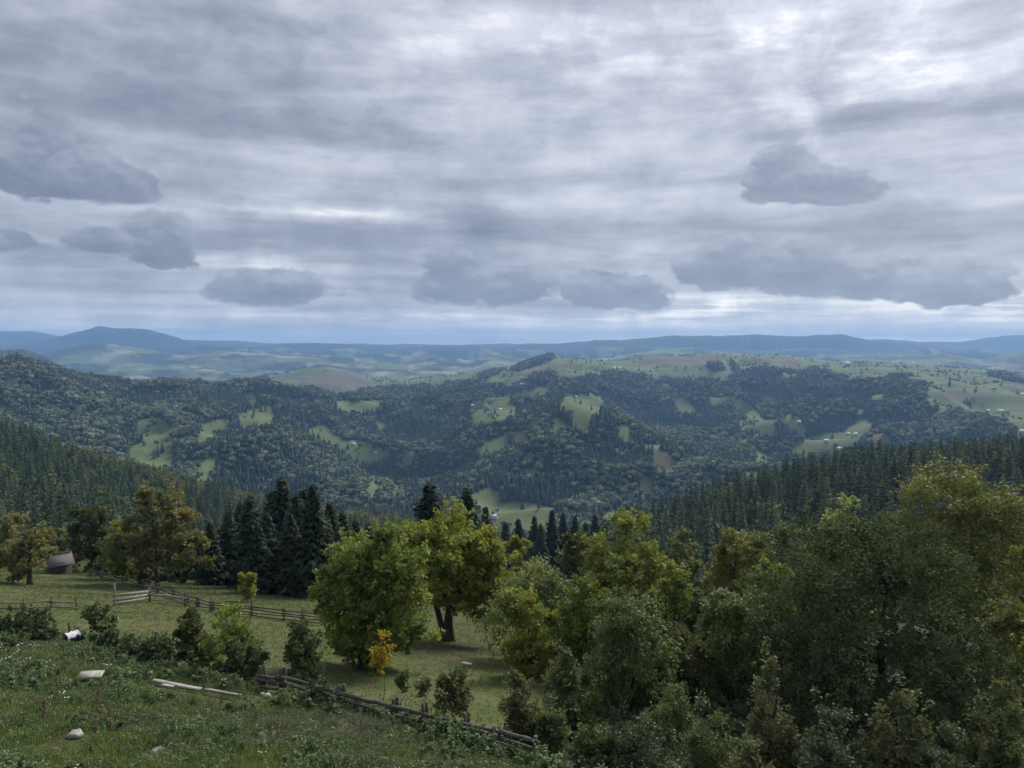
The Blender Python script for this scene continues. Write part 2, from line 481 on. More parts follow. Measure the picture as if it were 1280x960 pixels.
TOPY = [300, 300, 481, 483, 488, 497, 488, 481, 488, 477, 478, 482, 476, 470, 466, 468, 473, 474, 472, 476, 464, 458, 462, 464, 460, 462, 474, 476, 472, 466, 474, 484, 497, 501, 511, 526, 530]


def inpoly(px, py, poly):
    r = np.zeros(px.shape, bool)
    n = len(poly)
    for i in range(n):
        x0, y0 = poly[i]
        x1, y1 = poly[(i + 1) % n]
        if y0 == y1:
            continue
        c = ((y0 > py) != (y1 > py)) & (px < (x1 - x0) * (py - y0) / (y1 - y0) + x0)
        r ^= c
    return r


def cover(X, Y, Zz):
    """1 wood, 0 grass; and 1 for brown earth"""
    D = Y
    px, py = project(X, np.maximum(Y, 1), Zz)
    jx, jy = 8 * fbm(X, Y, 70, 4, .7), 4.5 * fbm(X + 500, Y, 55, 4, .7)
    qx, qy = px + jx, py + jy
    ty = project(X, np.maximum(Y, 1), Zz + 12)[1] + jy
    uy = project(X, np.maximum(Y, 1), Zz + 22)[1] + jy
    wood = np.zeros(px.shape)
    brown = np.zeros(px.shape)
    midm = (D > 950) & (D < 5600)
    wood[midm & (qy > np.interp(qx, TOPX, TOPY))] = 1
    gl = fbm(X, Y, 300, 4) + 0.25 * fbm(X, Y, 60, 2)
    wood[midm & (gl > 0.32)] = 0
    wood[midm & (fbm(X - 800, Y + 200, 110, 3) > .5)] = 0
    for i, p in enumerate(CLEAR):
        m = midm & (inpoly(qx, qy, p) | inpoly(qx, ty, p) | inpoly(qx, uy, p))
        wood[m] = 0
        if i in BROWN:
            brown[m] = 1
    for p in FIELDS:
        brown[(D > 2300) & (D < 5600) & inpoly(px + .5 * jx, py + .3 * jy, p)] = 1
    for p in WOODS:
        wood[(D > 2600) & (D < 6500) & inpoly(qx, qy, p)] = 1
    wood[(D > 175) & (D <= 950)] = 1
    under = (D > 18) & (D <= 175) & (px > np.interp(py, [690, 760, 830, 960], [720, 640, 690, 655]) + 2 * jx)
    wood[under] = 1
    far = D >= 5600
    nf = 1.4 * fbm(X, Y, 520, 5, .6) + 0.2 * fbm(X, Y, 150, 2) + np.clip((D - 10000) / 2000, 0, 1) * 0.8
    wood[far] = np.clip((nf[far] - 0.02) * 14, 0, 1)
    brown[far] = np.clip(fbm(X + 3000, Y, 700, 2)[far] * 5 - 1, 0, 1) * 0.6
    return wood, brown


# ------------------------------------------------------------------ mesh helpers
def mesh_np(name, V, faces, mat=None, tint=None, smooth=False):
    """faces: list of int arrays (n,3) / (n,4)"""
    me = bpy.data.meshes.new(name)
    V = np.asarray(V, np.float32)
    me.vertices.add(len(V))
    me.vertices.foreach_set('co', V.ravel())
    faces = [np.asarray(f, np.int32) for f in faces if len(f)]
    li = np.concatenate([f.ravel() for f in faces])
    cnt = np.concatenate([np.full(len(f), f.shape[1], np.int32) for f in faces])
    me.loops.add(len(li))
    me.loops.foreach_set('vertex_index', li)
    me.polygons.add(len(cnt))
    me.polygons.foreach_set('loop_start', np.concatenate([[0], np.cumsum(cnt)[:-1]]).astype(np.int32))
    if smooth:
        me.polygons.foreach_set('use_smooth', np.ones(len(cnt), bool))
    if tint is not None:
        a = me.attributes.new('tint', 'FLOAT', 'POINT')
        a.data.foreach_set('value', np.asarray(tint, np.float32))
    me.update(calc_edges=True)
    me.validate()
    if mat:
        me.materials.append(mat)
    return me


class MB:
    """collects vertices and faces of one mesh"""
    def __init__(s):
        s.v, s.q, s.t, s.n, s.ti = [], [], [], 0, []

    def add(s, V, Q=None, T=None, tint=None):
        V = np.asarray(V, float).reshape(-1, 3)
        if Q is not None and len(Q):
            s.q.append(np.asarray(Q, int) + s.n)
        if T is not None and len(T):
            s.t.append(np.asarray(T, int) + s.n)
        s.v.append(V)
        s.ti.append(np.full(len(V), 0.5) if tint is None else np.broadcast_to(tint, (len(V),)))
        s.n += len(V)

    def box(s, c, size, rz=0, rx=0, ry=0):
        hx, hy, hz = np.array(size) / 2
        V = np.array([(a * hx, b * hy, g * hz) for a in (-1, 1) for b in (-1, 1) for g in (-1, 1)])
        V = V @ rotm(rx, ry, rz).T + np.array(c)
        s.add(V, [(0, 1, 3, 2), (4, 6, 7, 5), (0, 4, 5, 1), (2, 3, 7, 6), (0, 2, 6, 4), (1, 5, 7, 3)])

    def tube(s, P, rad, n=6, caps=True, jitter=0, rng=None):
        P = np.asarray(P, float)
        rad = np.broadcast_to(np.asarray(rad, float), (len(P),))
        T = np.gradient(P, axis=0)
        T /= np.linalg.norm(T, axis=1, keepdims=True) + 1e-9
        ref = np.array([0, 0, 1.0]) if abs(T[0, 2]) < 0.8 else np.array([1.0, 0, 0])
        A = np.cross(T, ref)
        A /= np.linalg.norm(A, axis=1, keepdims=True) + 1e-9
        B = np.cross(T, A)
        th = np.arange(n) * 2 * np.pi / n
        rr = rad[:, None] * np.ones((1, n))
        if jitter:
            rr = rr * (1 + jitter * (rng.rand(len(P), n) - 0.5) * 2)
        V = P[:, None, :] + rr[..., None] * (np.cos(th)[None, :, None] * A[:, None, :] + np.sin(th)[None, :, None] * B[:, None, :])
        V = V.reshape(-1, 3)
        m = len(P)
        Q = [(i * n + j, i * n + (j + 1) % n, (i + 1) * n + (j + 1) % n, (i + 1) * n + j) for i in range(m - 1) for j in range(n)]
        Tt = []
        if caps:
            V = np.vstack([V, P[0], P[-1]])
            for j in range(n):
                Tt += [(m * n, (j + 1) % n, j), (m * n + 1, (m - 1) * n + j, (m - 1) * n + (j + 1) % n)]
        s.add(V, Q, Tt)

    def mesh(s, name, mat=None, smooth=False, tint=False):
        f = []
        if s.q:
            f.append(np.vstack(s.q))
        if s.t:
            f.append(np.vstack(s.t))
        return mesh_np(name, np.vstack(s.v), f, mat, np.concatenate(s.ti) if tint else None, smooth)


def rotm(rx, ry, rz):
    cx, sx, cy_, sy, cz, sz = math.cos(rx), math.sin(rx), math.cos(ry), math.sin(ry), math.cos(rz), math.sin(rz)
    return np.array([[cz, -sz, 0], [sz, cz, 0], [0, 0, 1]]) @ np.array([[cy_, 0, sy], [0, 1, 0], [-sy, 0, cy_]]) @ np.array([[1, 0, 0], [0, cx, -sx], [0, sx, cx]])


def obj(name, me, parent=None, loc=None):
    o = bpy.data.objects.new(name, me)
    COL.objects.link(o)
    if parent is not None:
        o.parent = parent
    if loc is not None:
        o.location = loc
    return o


def thing(name, label, cat, loc=(0, 0, 0), rz=0, group=None, scale=1.0):
    o = bpy.data.objects.new(name, None)
    o.empty_display_size = 0.2
    COL.objects.link(o)
    o.location = loc
    o.rotation_euler = (0, 0, rz)
    o.scale = (scale,) * 3 if not isinstance(scale, tuple) else scale
    tag(o, label, cat, group)
    return o


def tag(o, label, cat, group=None, kind=None):
    o['label'] = label
    o['category'] = cat
    if group:
        o['group'] = group
    if kind:
        o['kind'] = kind
    return o


# ------------------------------------------------------------------ materials
def new_mat(name):
    m = bpy.data.materials.new(name)
    m.use_nodes = True
    m.node_tree.nodes.clear()
    return m, NT(m.node_tree)


def leaf_mat(name, stops, trans=0.35, vary=0.35, rough=0.55, spec=0.12, patch=0.0, gain=1.6):
    """stops: colours across the per-leaf tint"""
    stops = [(min(.75, gain * c[0]), min(.75, gain * c[1]), min(.75, gain * c[2] * 1.2)) for c in stops]
    m, N = new_mat(name)
    at = N.add('ShaderNodeAttribute', attribute_name='tint').outputs['Fac']
    rnd = N.add('ShaderNodeObjectInfo').outputs['Random']
    f = N.m('ADD', at, N.m('MULTIPLY', N.m('SUBTRACT', rnd, .5), vary))
    if patch:
        geo = N.add('ShaderNodeNewGeometry').outputs['Position']
        f = N.m('ADD', f, N.m('MULTIPLY', N.m('SUBTRACT', N.noise(geo, 0.55, 3), .5), patch))
    n = len(stops)
    c = N.ramp(f, [(i / max(n - 1, 1), s) for i, s in enumerate(stops)])
    val = N.m('MULTIPLY_ADD', N.m('FRACT', N.m('MULTIPLY', rnd, 7.31)), 0.4, 0.8)
    c = N.mix(1.0, c, N.xyz(val, val, val), 'MULTIPLY')
    p = N.add('ShaderNodeBsdfPrincipled')
    N.put(p.inputs['Base Color'], c)
    p.inputs['Roughness'].default_value = rough
    p.inputs['Specular IOR Level'].default_value = spec
    out = N.add('ShaderNodeOutputMaterial')
    if trans > 0:
        t = N.add('ShaderNodeBsdfTranslucent')
        N.put(t.inputs[0], N.mix(1.0, c, (1.12, 1.1, .7), 'MULTIPLY'))
        mx = N.add('ShaderNodeMixShader')
        mx.inputs[0].default_value = trans
        N.put(mx.inputs[1], p.outputs[0])
        N.put(mx.inputs[2], t.outputs[0])
        N.put(out.inputs[0], mx.outputs[0])
    else:
        N.put(out.inputs[0], p.outputs[0])
    return m


def rough_mat(name, c0, c1, scale=8, rough=0.85, stretch=None, bump=0.3, c2=None):
    m, N = new_mat(name)
    co = N.add('ShaderNodeTexCoord').outputs['Object']
    if stretch:
        mp = N.add('ShaderNodeMapping')
        N.put(mp.inputs[0], co)
        mp.inputs['Scale'].default_value = stretch
        co = mp.outputs[0]
    n = N.noise(co, scale, 6, 0.65)
    c = N.mix(N.smooth(n, .32, .68), c0, c1)
    if c2:
        c = N.mix(N.smooth(N.noise(co, scale * .3, 4, .6), .55, .7), c, c2)
    p = N.add('ShaderNodeBsdfPrincipled')
    N.put(p.inputs['Base Color'], c)
    p.inputs['Roughness'].default_value = rough
    p.inputs['Specular IOR Level'].default_value = 0.2
    if bump:
        b = N.add('ShaderNodeBump')
        b.inputs['Strength'].default_value = bump
        b.inputs['Distance'].default_value = 0.03
        N.put(b.inputs['Height'], n)
        N.put(p.inputs['Normal'], b.outputs[0])
    out = N.add('ShaderNodeOutputMaterial')
    N.put(out.inputs[0], p.outputs[0])
    return m


M = {}
M['bark'] = rough_mat('bark', (.035, .030, .024), (.085, .075, .062), 6, stretch=(1, 1, .25))
M['bark_pale'] = rough_mat('bark_pale', (.10, .095, .085), (.22, .21, .19), 5, stretch=(1, 1, .4))
M['wood_grey'] = rough_mat('wood_grey', (.050, .046, .038), (.14, .13, .11), 5, stretch=(1, 1, 1), c2=(.06, .065, .04))
M['wood_pale'] = rough_mat('wood_pale', (.30, .29, .25), (.50, .48, .42), 5)
M['wood_mid'] = rough_mat('wood_mid', (.16, .155, .13), (.30, .29, .25), 5)
M['stone_grey'] = rough_mat('stone_grey', (.15, .145, .13), (.30, .29, .265), 9, bump=.6)
M['stone'] = rough_mat('stone', (.24, .23, .20), (.50, .48, .44), 9, bump=.8, c2=(.20, .20, .15))
M['maple'] = leaf_mat('maple_leaves', [(.042, .066, .022), (.074, .106, .026), (.125, .145, .028), (.21, .180, .030)], .38, .1, patch=.5, gain=1.85)
M['linden'] = leaf_mat('linden_leaves', [(.066, .090, .022), (.108, .130, .026), (.150, .158, .028), (.20, .170, .030)], .40, .1, patch=.3, gain=1.85)
M['yellowgreen'] = leaf_mat('yellow_green_leaves', [(.066, .098, .026), (.112, .142, .032), (.165, .175, .036), (.22, .19, .036)], .40, .15, patch=.4, gain=1.9)
M['willow'] = leaf_mat('willow_leaves', [(.070, .105, .040), (.105, .140, .048), (.14, .165, .052), (.18, .18, .05)], .38, .1, patch=.4, gain=1.9)
M['ash'] = leaf_mat('ash_leaves', [(.034, .055, .018), (.054, .081, .024), (.078, .106, .032), (.105, .122, .04)], .28, .15)
M['sallow'] = leaf_mat('sallow_leaves', [(.022, .036, .014), (.038, .055, .020), (.060, .078, .030), (.090, .104, .042)], .22, .1, rough=.75, spec=.05)
M['birch'] = leaf_mat('birch_leaves', [(.066, .084, .026), (.098, .112, .032), (.135, .138, .036), (.18, .155, .036)], .38, .15)
M['olive'] = leaf_mat('olive_leaves', [(.050, .070, .026), (.076, .096, .034), (.105, .116, .038), (.14, .13, .04)], .33, .2)
M['orange'] = leaf_mat('orange_brown_leaves', [(.070, .082, .030), (.096, .104, .036), (.122, .116, .040), (.150, .118, .040)], .36, .1, patch=.5, gain=2.0)
M['gold'] = leaf_mat('golden_leaves', [(.30, .22, .035), (.42, .31, .04), (.52, .38, .05)], .42, .1, gain=1)
M['hazel'] = leaf_mat('hazel_leaves', [(.044, .062, .024), (.070, .086, .032), (.100, .104, .040), (.14, .112, .042)], .30, .2)
M['bush'] = leaf_mat('bush_leaves', [(.034, .052, .022), (.056, .078, .032), (.085, .105, .048)], .25, .3)
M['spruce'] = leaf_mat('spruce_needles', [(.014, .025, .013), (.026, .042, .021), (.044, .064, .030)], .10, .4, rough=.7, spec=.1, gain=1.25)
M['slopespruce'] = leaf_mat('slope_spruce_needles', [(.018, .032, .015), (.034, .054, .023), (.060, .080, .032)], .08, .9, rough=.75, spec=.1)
M['farspruce'] = leaf_mat('forest_spruce_needles', [(.014, .027, .018), (.024, .043, .027), (.042, .064, .036)], 0, .6, rough=.8, spec=.1, gain=1.2)
M['farleaf'] = leaf_mat('forest_leaves', [(.062, .085, .045), (.125, .150, .080), (.19, .210, .118), (.25, .255, .15)], 0.15, 1.0, rough=.8, spec=.1)
M['slopeleaf'] = leaf_mat('slope_leaves', [(.044, .072, .024), (.076, .104, .030), (.120, .130, .042), (.165, .145, .045)], .25, 1.0, rough=.7, spec=.15)
M['grass'] = leaf_mat('grass_blades', [(.066, .104, .024), (.094, .138, .034), (.130, .164, .050), (.19, .20, .085)], .30, .7)
M['meadowgrass'] = leaf_mat('meadow_blades', [(.060, .082, .027), (.088, .108, .036), (.135, .132, .058)], .30, 1.1, gain=1.5)
M['weed'] = leaf_mat('weed_leaves', [(.044, .074, .024), (.076, .114, .038), (.118, .150, .065)], .28, .8)
M['dry'] = leaf_mat('dry_stems', [(.095, .11, .05), (.14, .15, .075), (.22, .215, .13)], .25, .7, gain=1.1)
M['russet'] = leaf_mat('russet_weed', [(.060, .045, .026), (.10, .068, .038), (.12, .10, .05)], .25, .6)
M['flower'] = leaf_mat('white_petals', [(.62, .62, .58), (.76, .76, .72)], .2, .2, gain=1)


def ground_mat():
    m, N = new_mat('ground')
    geo = N.add('ShaderNodeNewGeometry').outputs['Position']
    wood = N.add('ShaderNodeAttribute', attribute_name='wood').outputs['Fac']
    brown = N.add('ShaderNodeAttribute', attribute_name='brown').outputs['Fac']
    rough_ = N.add('ShaderNodeAttribute', attribute_name='rough').outputs['Fac']
    litter = N.add('ShaderNodeAttribute', attribute_name='litter').outputs['Fac']
    big = N.noise(geo, 0.006, 6, .6)
    mid = N.noise(geo, 0.09, 5, .6)
    fine = N.noise(geo, 1.6, 6, .65)
    g = N.mix(N.smooth(fine, .3, .7), (.084, .116, .040), (.118, .150, .054))
    g = N.mix(N.m('MULTIPLY', N.smooth(mid, .42, .68), .7), g, (.140, .142, .066))
    g = N.mix(N.m('MULTIPLY', N.smooth(big, .40, .62), .6), g, (.112, .145, .058))
    rg = N.mix(N.smooth(fine, .35, .7), (.040, .048, .018), (.085, .092, .034))
    pale = N.add('ShaderNodeAttribute', attribute_name='pale').outputs['Fac']
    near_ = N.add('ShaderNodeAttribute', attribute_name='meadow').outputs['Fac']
    g = N.mix(N.m('MULTIPLY', near_, .8), g, N.mix(N.smooth(N.noise(geo, .35, 6, .65), .42, .60), N.mix(N.smooth(fine, .3, .7), (.058, .082, .025), (.084, .108, .036)), N.mix(N.smooth(fine, .3, .7), (.082, .082, .036), (.125, .118, .056))))  # near grass olive and straw, also darkened in colour against the sunlit far meadows
    g = N.mix(pale, g, (.27, .265, .165))
    g = N.mix(rough_, g, rg)
    g = N.mix(litter, g, N.mix(N.smooth(fine, .4, .65), (.060, .045, .028), (.075, .070, .035)))
    br = N.mix(mid, (.105, .096, .064), (.135, .122, .080))
    g = N.mix(brown, g, br)
    wd = N.mix(N.smooth(N.noise(geo, 0.02, 6, .65), .35, .65), (.020, .028, .016), (.042, .052, .024))
    g = N.mix(wood, g, wd)
    p = N.add('ShaderNodeBsdfPrincipled')
    N.put(p.inputs['Base Color'], g)
    p.inputs['Roughness'].default_value = 0.95
    p.inputs['Specular IOR Level'].default_value = 0.1
    b = N.add('ShaderNodeBump')
    b.inputs['Strength'].default_value = 0.6
    b.inputs['Distance'].default_value = 0.12
    N.put(b.inputs['Height'], N.m('ADD', fine, N.m('MULTIPLY', mid, 2)))
    N.put(p.inputs['Normal'], b.outputs[0])
    out = N.add('ShaderNodeOutputMaterial')
    N.put(out.inputs[0], p.outputs[0])
    return m


# edge between the rough bank below the camera and the mown meadow, in picture columns / rows
RGX = [-400, 0, 60, 110, 220, 300, 345, 420, 490, 560, 640, 720, 1400]
RGY = [780, 788, 800, 800, 838, 862, 868, 876, 893, 915, 945, 965, 965]


def roughness(X, Y, Zz):
    px, py = project(X, np.maximum(Y, .5), Zz)
    e = py + 5 * fbm(X, Y, 3, 2) - np.interp(px, RGX, RGY)
    return np.clip(np.where(Y < 5, 1.0, e / 8 + .5), 0, 1) * (Y < 80)


def make_ground():
    fine = np.arange(-44, 44.01, 0.16)
    co = np.concatenate([np.arange(-180, -44.5, 2.0), [-45.5, -44.5]])
    ph = np.radians(np.unique(np.round(np.concatenate([co, fine, -co[1:]]), 4)))
    r = [0.6]
    while r[-1] < 18000:
        x = r[-1]
        st = 0.045 if x < 10 else 0.018 if x < 60 else 0.022 if x < 900 else 0.011 if x < 10500 else 0.018 if x < 13000 else .03
        r.append(x * (1 + st))
    r[-1] = 18000
    r = np.array(r)
    PHg, Rg = np.meshgrid(ph, r)
    rr = Rg / np.cos(np.clip(PHg, -EDGE, EDGE))
    rr = np.minimum(rr, 23000)
    X, Y = rr * np.sin(PHg), rr * np.cos(PHg)
    nr, nc = X.shape
    Zg = np.vstack([H(X[i], Y[i])[None] for i in range(nr)])
    V = np.stack([X, Y, Zg], -1).reshape(-1, 3)
    idx = np.arange(nr * nc).reshape(nr, nc)
    nxt = np.roll(idx, -1, axis=1)
    last = nc - 1
    # first and last columns lie on the same direction: leave them unjoined
    Q = np.stack([idx[:-1, :-1], idx[:-1, 1:], idx[1:, 1:], idx[1:, :-1]], -1).reshape(-1, 4)[:, ::-1]
    V = np.vstack([V, [0, 0, h1(0, 0)]])
    c = len(V) - 1
    T = np.stack([np.full(nc - 1, c), idx[0, 1:], idx[0, :-1]], -1)
    me = mesh_np('ground', V, [Q, T], ground_mat(), None, True)
    w, b = cover(V[:, 0], V[:, 1], V[:, 2])
    front = V[:, 1] > 0
    w = np.where(front, w, (np.hypot(V[:, 0], V[:, 1]) > 250) * 1.0)
    for nm, arr in (('wood', w), ('brown', b * front), ('rough', roughness(V[:, 0], V[:, 1], V[:, 2])), ('litter', litter(V[:, 0], V[:, 1])),
                    ('meadow', np.clip((260 - np.hypot(V[:, 0], V[:, 1])) / 60, 0, 1)),  # nearness mask that dims the grass colour close by
                    ('pale', np.clip(fbm(V[:, 0] + 77, V[:, 1], 340, 3) * 6 - .6, 0, 1) * np.clip((V[:, 1] - 4200) / 1500, 0, 1))):
        a = me.attributes.new(nm, 'FLOAT', 'POINT')
        a.data.foreach_set('value', arr.astype(np.float32))
    o = obj('ground', me)
    o['kind'] = 'structure'
    o['label'] = 'rolling hills, pastures and wooded valley ground'
    return float(V[:, 2].min()), float(V[:, 2].max())


LITTER = hit(590, 815)


def litter(X, Y):
    d = np.hypot((X - LITTER.x) / 6.5, (Y - LITTER.y) / 8.0)
    return np.clip(1.3 - d + .4 * fbm(X, Y, 2, 2), 0, 1) * .85


ZLO, ZHI = make_ground()

# ------------------------------------------------------------------ foliage builders
def unit(v):
    return v / (np.linalg.norm(v, axis=-1, keepdims=True) + 1e-9)


def leaf_arrays(C, Tn, Nn, L, W, fold=0.18):
    """one folded quad per leaf: C base, Tn direction, Nn face normal, L length, W half width"""
    Nn = unit(Nn - Tn * np.sum(Nn * Tn, -1, keepdims=True))
    B = np.cross(Tn, Nn)
    L, W = L[:, None], W[:, None]
    mid = C + Tn * L * 0.5
    V = np.stack([C, mid + B * W + Nn * W * fold, C + Tn * L, mid - B * W + Nn * W * fold], 1)
    return V


def leaves_mesh(name, C, Tn, Nn, L, W, tint, mat, smooth=False):
    V = leaf_arrays(C, Tn, Nn, L, W)
    n = len(V)
    Q = np.arange(4 * n).reshape(n, 4)
    return mesh_np(name, V.reshape(-1, 3), [Q], mat, np.repeat(tint, 4))


def crown(rng, lobes, n, leaf, twig, shell=0.55, droop=0.0, aspect=0.5, per=26, zmin=None, updir=0.5, curl=0.6):
    """leaves on short twigs spread through a union of ellipsoids (cx,cy,cz,rx,ry,rz)"""
    lobes = np.array(lobes, float)
    vol = (lobes[:, 3] * lobes[:, 4] + lobes[:, 3] * lobes[:, 5] + lobes[:, 4] * lobes[:, 5])
    nt = max(4, n // per)
    li = rng.choice(len(lobes), nt * 2, p=vol / vol.sum())
    d = unit(rng.normal(size=(nt * 2, 3)))
    rad = shell + (1 - shell) * rng.rand(nt * 2) ** 0.6
    inner = rng.rand(nt * 2) < 0.14
    rad = np.where(inner, rng.rand(nt * 2) ** .5 * shell, rad)
    lump = 1 + 0.22 * np.sin(d[:, 0] * 7 + li) * np.sin(d[:, 1] * 6 + 2 * li) + 0.16 * np.sin(d[:, 2] * 9 + 3 * li + d[:, 0] * 5)
    P = lobes[li, :3] + d * lobes[li, 3:] * (rad * lump)[:, None]
    # drop twigs that lie deep inside another lobe
    deep = np.zeros(len(P), bool)
    for k, lb in enumerate(lobes):
        q = np.linalg.norm((P - lb[:3]) / lb[3:], axis=1)
        deep |= (q < 0.62) & (li != k) & ~inner
    keep = ~deep
    if zmin is not None:
        keep &= P[:, 2] > zmin
    P, d, inner = P[keep][:nt], d[keep][:nt], inner[keep][:nt]
    nt = len(P)
    # gather most twigs into boughs so that gaps open between them
    nbg = min(nt, max(24, nt // 11))
    lr = float(np.mean(lobes[:, 3]))
    bi = rng.randint(0, nbg, nt)
    mv = (rng.rand(nt) < .8) & (np.arange(nt) >= nbg) & ~inner
    off = rng.normal(size=(nt, 3)) * lr * np.array([.22, .22, .13])
    P = np.where(mv[:, None], P[bi] + off, P)
    d = np.where(mv[:, None], unit(d[bi] + .35 * rng.normal(size=d.shape)), d)
    boughtint = .16 * rng.normal(size=nbg)[bi] * mv
    ax = unit(d + np.array([0, 0, updir]) + 0.5 * rng.normal(size=d.shape) + np.array([0, 0, -droop]))
    t = rng.rand(nt, per)
    tl = twig * (0.6 + 0.8 * rng.rand(nt))[:, None]
    side = unit(rng.normal(size=(nt, per, 3)))
    C = P[:, None, :] + ax[:, None, :] * (t * tl)[..., None] + side * (twig * 0.30 * (1.1 - 0.5 * t))[..., None]
    C[..., 2] -= droop * (t * tl) ** 1.5 * 0.5
    Tn = unit(ax[:, None, :] * 0.6 + side * 0.9 + np.array([0, 0, -0.25 - droop]))
    Nn = np.array([0, 0, 1.0]) + curl * rng.normal(size=C.shape) + 0.6 * d[:, None, :]
    tt = np.clip(np.repeat((rng.rand(nt) * 0.4 + 0.28 + boughtint)[:, None], per, 1) + 0.22 * rng.normal(size=(nt, per)) * 0.6, 0, 1)
    # leaves on the outer twigs turn first
    m = nt * per
    L = leaf * (0.6 + 0.7 * rng.rand(m))
    return P, (C.reshape(m, 3), Tn.reshape(m, 3), unit(Nn.reshape(m, 3)), L, L * aspect * (0.8 + 0.4 * rng.rand(m)), tt.reshape(m))


def limbs(rng, h, r0, targets, top=0.75, lean=(0, 0), nl=16, fork=0.0):
    b = MB()
    if fork:
        q = np.linspace(0, 1, 6)
        b.tube(np.stack([fork * h * q ** .8, .05 * h * q, -.25 + q * .55 * h], 1), r0 * .8 * (1 - .6 * q), 7, jitter=.1, rng=rng)
    n = 9
    t = np.linspace(0, 1, n)
    wob = np.cumsum(rng.normal(size=(n, 2)) * 0.018 * h, axis=0) * t[:, None]
    P = np.stack([lean[0] * t + wob[:, 0], lean[1] * t + wob[:, 1], t * h * top - 0.25], 1)
    rr = r0 * (1 - 0.78 * t) * (1 + 0.7 * np.exp(-t * 14))
    b.tube(P, rr, 8, jitter=0.10, rng=rng)
    if len(targets):
        for k in rng.choice(len(targets), min(nl, len(targets)), replace=False):
            g = targets[k]
            zz = max(0.18 * h, min(g[2] - 0.12 * h, h * top * 0.95))
            f = np.clip((zz + .25) / (h * top), 0, 1)
            s = np.array([np.interp(f, t, P[:, 0]), np.interp(f, t, P[:, 1]), zz])
            m = (s + g) / 2 + np.array([0, 0, 0.10 * np.linalg.norm(g - s)]) + rng.normal(size=3) * 0.04 * np.linalg.norm(g - s)
            q = np.linspace(0, 1, 6)[:, None]
            B = (1 - q) ** 2 * s + 2 * q * (1 - q) * m + q * q * g
            ra = float(np.interp(f, t, rr)) * 0.62
            b.tube(B, np.linspace(ra, max(0.012, ra * 0.16), 6), 5, caps=False)
    return b


SKY = np.full(1280, 2000.0)          # highest picture row already covered by near trees, for picking which forest trees show


def cover_sky(x0, x1, y):
    a, b = max(0, int(x0)), min(1280, int(x1))
    if b > a:
        SKY[a:b] = np.minimum(SKY[a:b], y)


def broadleaf(name, label, cat, px, ytop, Y, wpx, mat, seed, clear=0.12, leaf=None, twig=0.5, droop=0.0, aspect=0.5, n=None, nlobes=9, bark='bark', lobes=None, group=None, shell=0.55,
              trunk_r=None, crown_name='crown', trunk_name='trunk', px_base=None, updir=0.5, dens=1.0, curl=0.6, depth=0.9, nl=16, fork=0.0, shoots=0, ybase=None):
    """a tree standing at depth Y below picture column px, reaching row ytop, wpx columns wide"""
    rng = np.random.RandomState(seed)
    if ybase:
        Y = hit(px, ybase).y
    dx, dy, dz = pix_dir(px, ytop)
    X = Y * dx / dy
    zt = Y * dz / dy
    zg = h1(X, Y)
    h = max(0.5, zt - zg)
    w = wpx * Y / F
    if leaf is None:
        leaf = max(0.07, 3.6 * Y / F)
    c0 = h * clear
    ch = h - c0
    if shoots:
        lb = []
        for i in range(shoots):
            a = i * 2.4 + rng.rand()
            rr = w * .36 * math.sqrt((i + .3) / shoots)
            hh = h * (1.0 if i < 2 else (.55 + .42 * rng.rand()) * (1 - .25 * rr / (w * .36)))
            s = w * (.13 + .09 * rng.rand())
            lb.append((rr * math.cos(a), rr * math.sin(a), c0 + (hh - c0) * .50, s * .8, s * .8, (hh - c0) * .47))
            lb.append((rr * math.cos(a), rr * math.sin(a), c0 + (hh - c0) * .28, s * 1.25, s * 1.25, (hh - c0) * .30))
    elif lobes is None:
        lb = [(0, 0, c0 + ch * .45, w * .36, w * .36 * depth, ch * .44)]
        for i in range(nlobes):
            a = i * 2.4 + rng.rand()
            zf = (i + .5) / nlobes
            rr = w * .28 * math.sqrt(max(0.05, 1 - abs(2 * zf - .85) ** 2.2))
            s = w * (.17 + .09 * rng.rand())
            lb.append((rr * math.cos(a), rr * math.sin(a) * depth, c0 + ch * (0.08 + .80 * zf), s, s, min(s * .85, ch * .3)))
        zmax = max(q[2] + q[5] for q in lb)
        lb = [(q[0], q[1], c0 + (q[2] - c0) * ch / (zmax - c0) * 0.97, q[3], q[4], q[5]) for q in lb]
    else:   # given in picture units: (dx from px, row, half width, half height) at this depth
        lb = []
        for (qx, qy, qw, qh) in lobes:
            _, d2, z2 = pix_dir(px, qy)
            lb.append(((qx - px) * Y / F, (rng.rand() - .5) * .35 * w, Y * z2 / d2 - zg, qw * Y / F, qw * Y / F * depth, qh * Y / F))
    if n is None:
        n = int(wpx * (h * F / Y) * 1.15 * dens)
    n = int(np.clip(n, 500, 70000))
    P, (C, Tn, Nn, L, W, tt) = crown(rng, lb, n, leaf, twig, shell, droop, aspect, zmin=c0 * .6, updir=updir, curl=curl)
    t = thing(name, label, cat, (X, Y, zg), 0, group)
    b = limbs(rng, h, trunk_r or max(.02, h * .022), P, nl=nl, fork=fork)
    tr = obj(trunk_name, b.mesh(trunk_name, M[bark], True), t)
    cr = obj(crown_name, leaves_mesh(crown_name, C, Tn, Nn, L, W, tt, M[mat]), t)
    cover_sky(px - wpx * .42, px + wpx * .42, ytop + (h * F / Y) * .12)
    return t


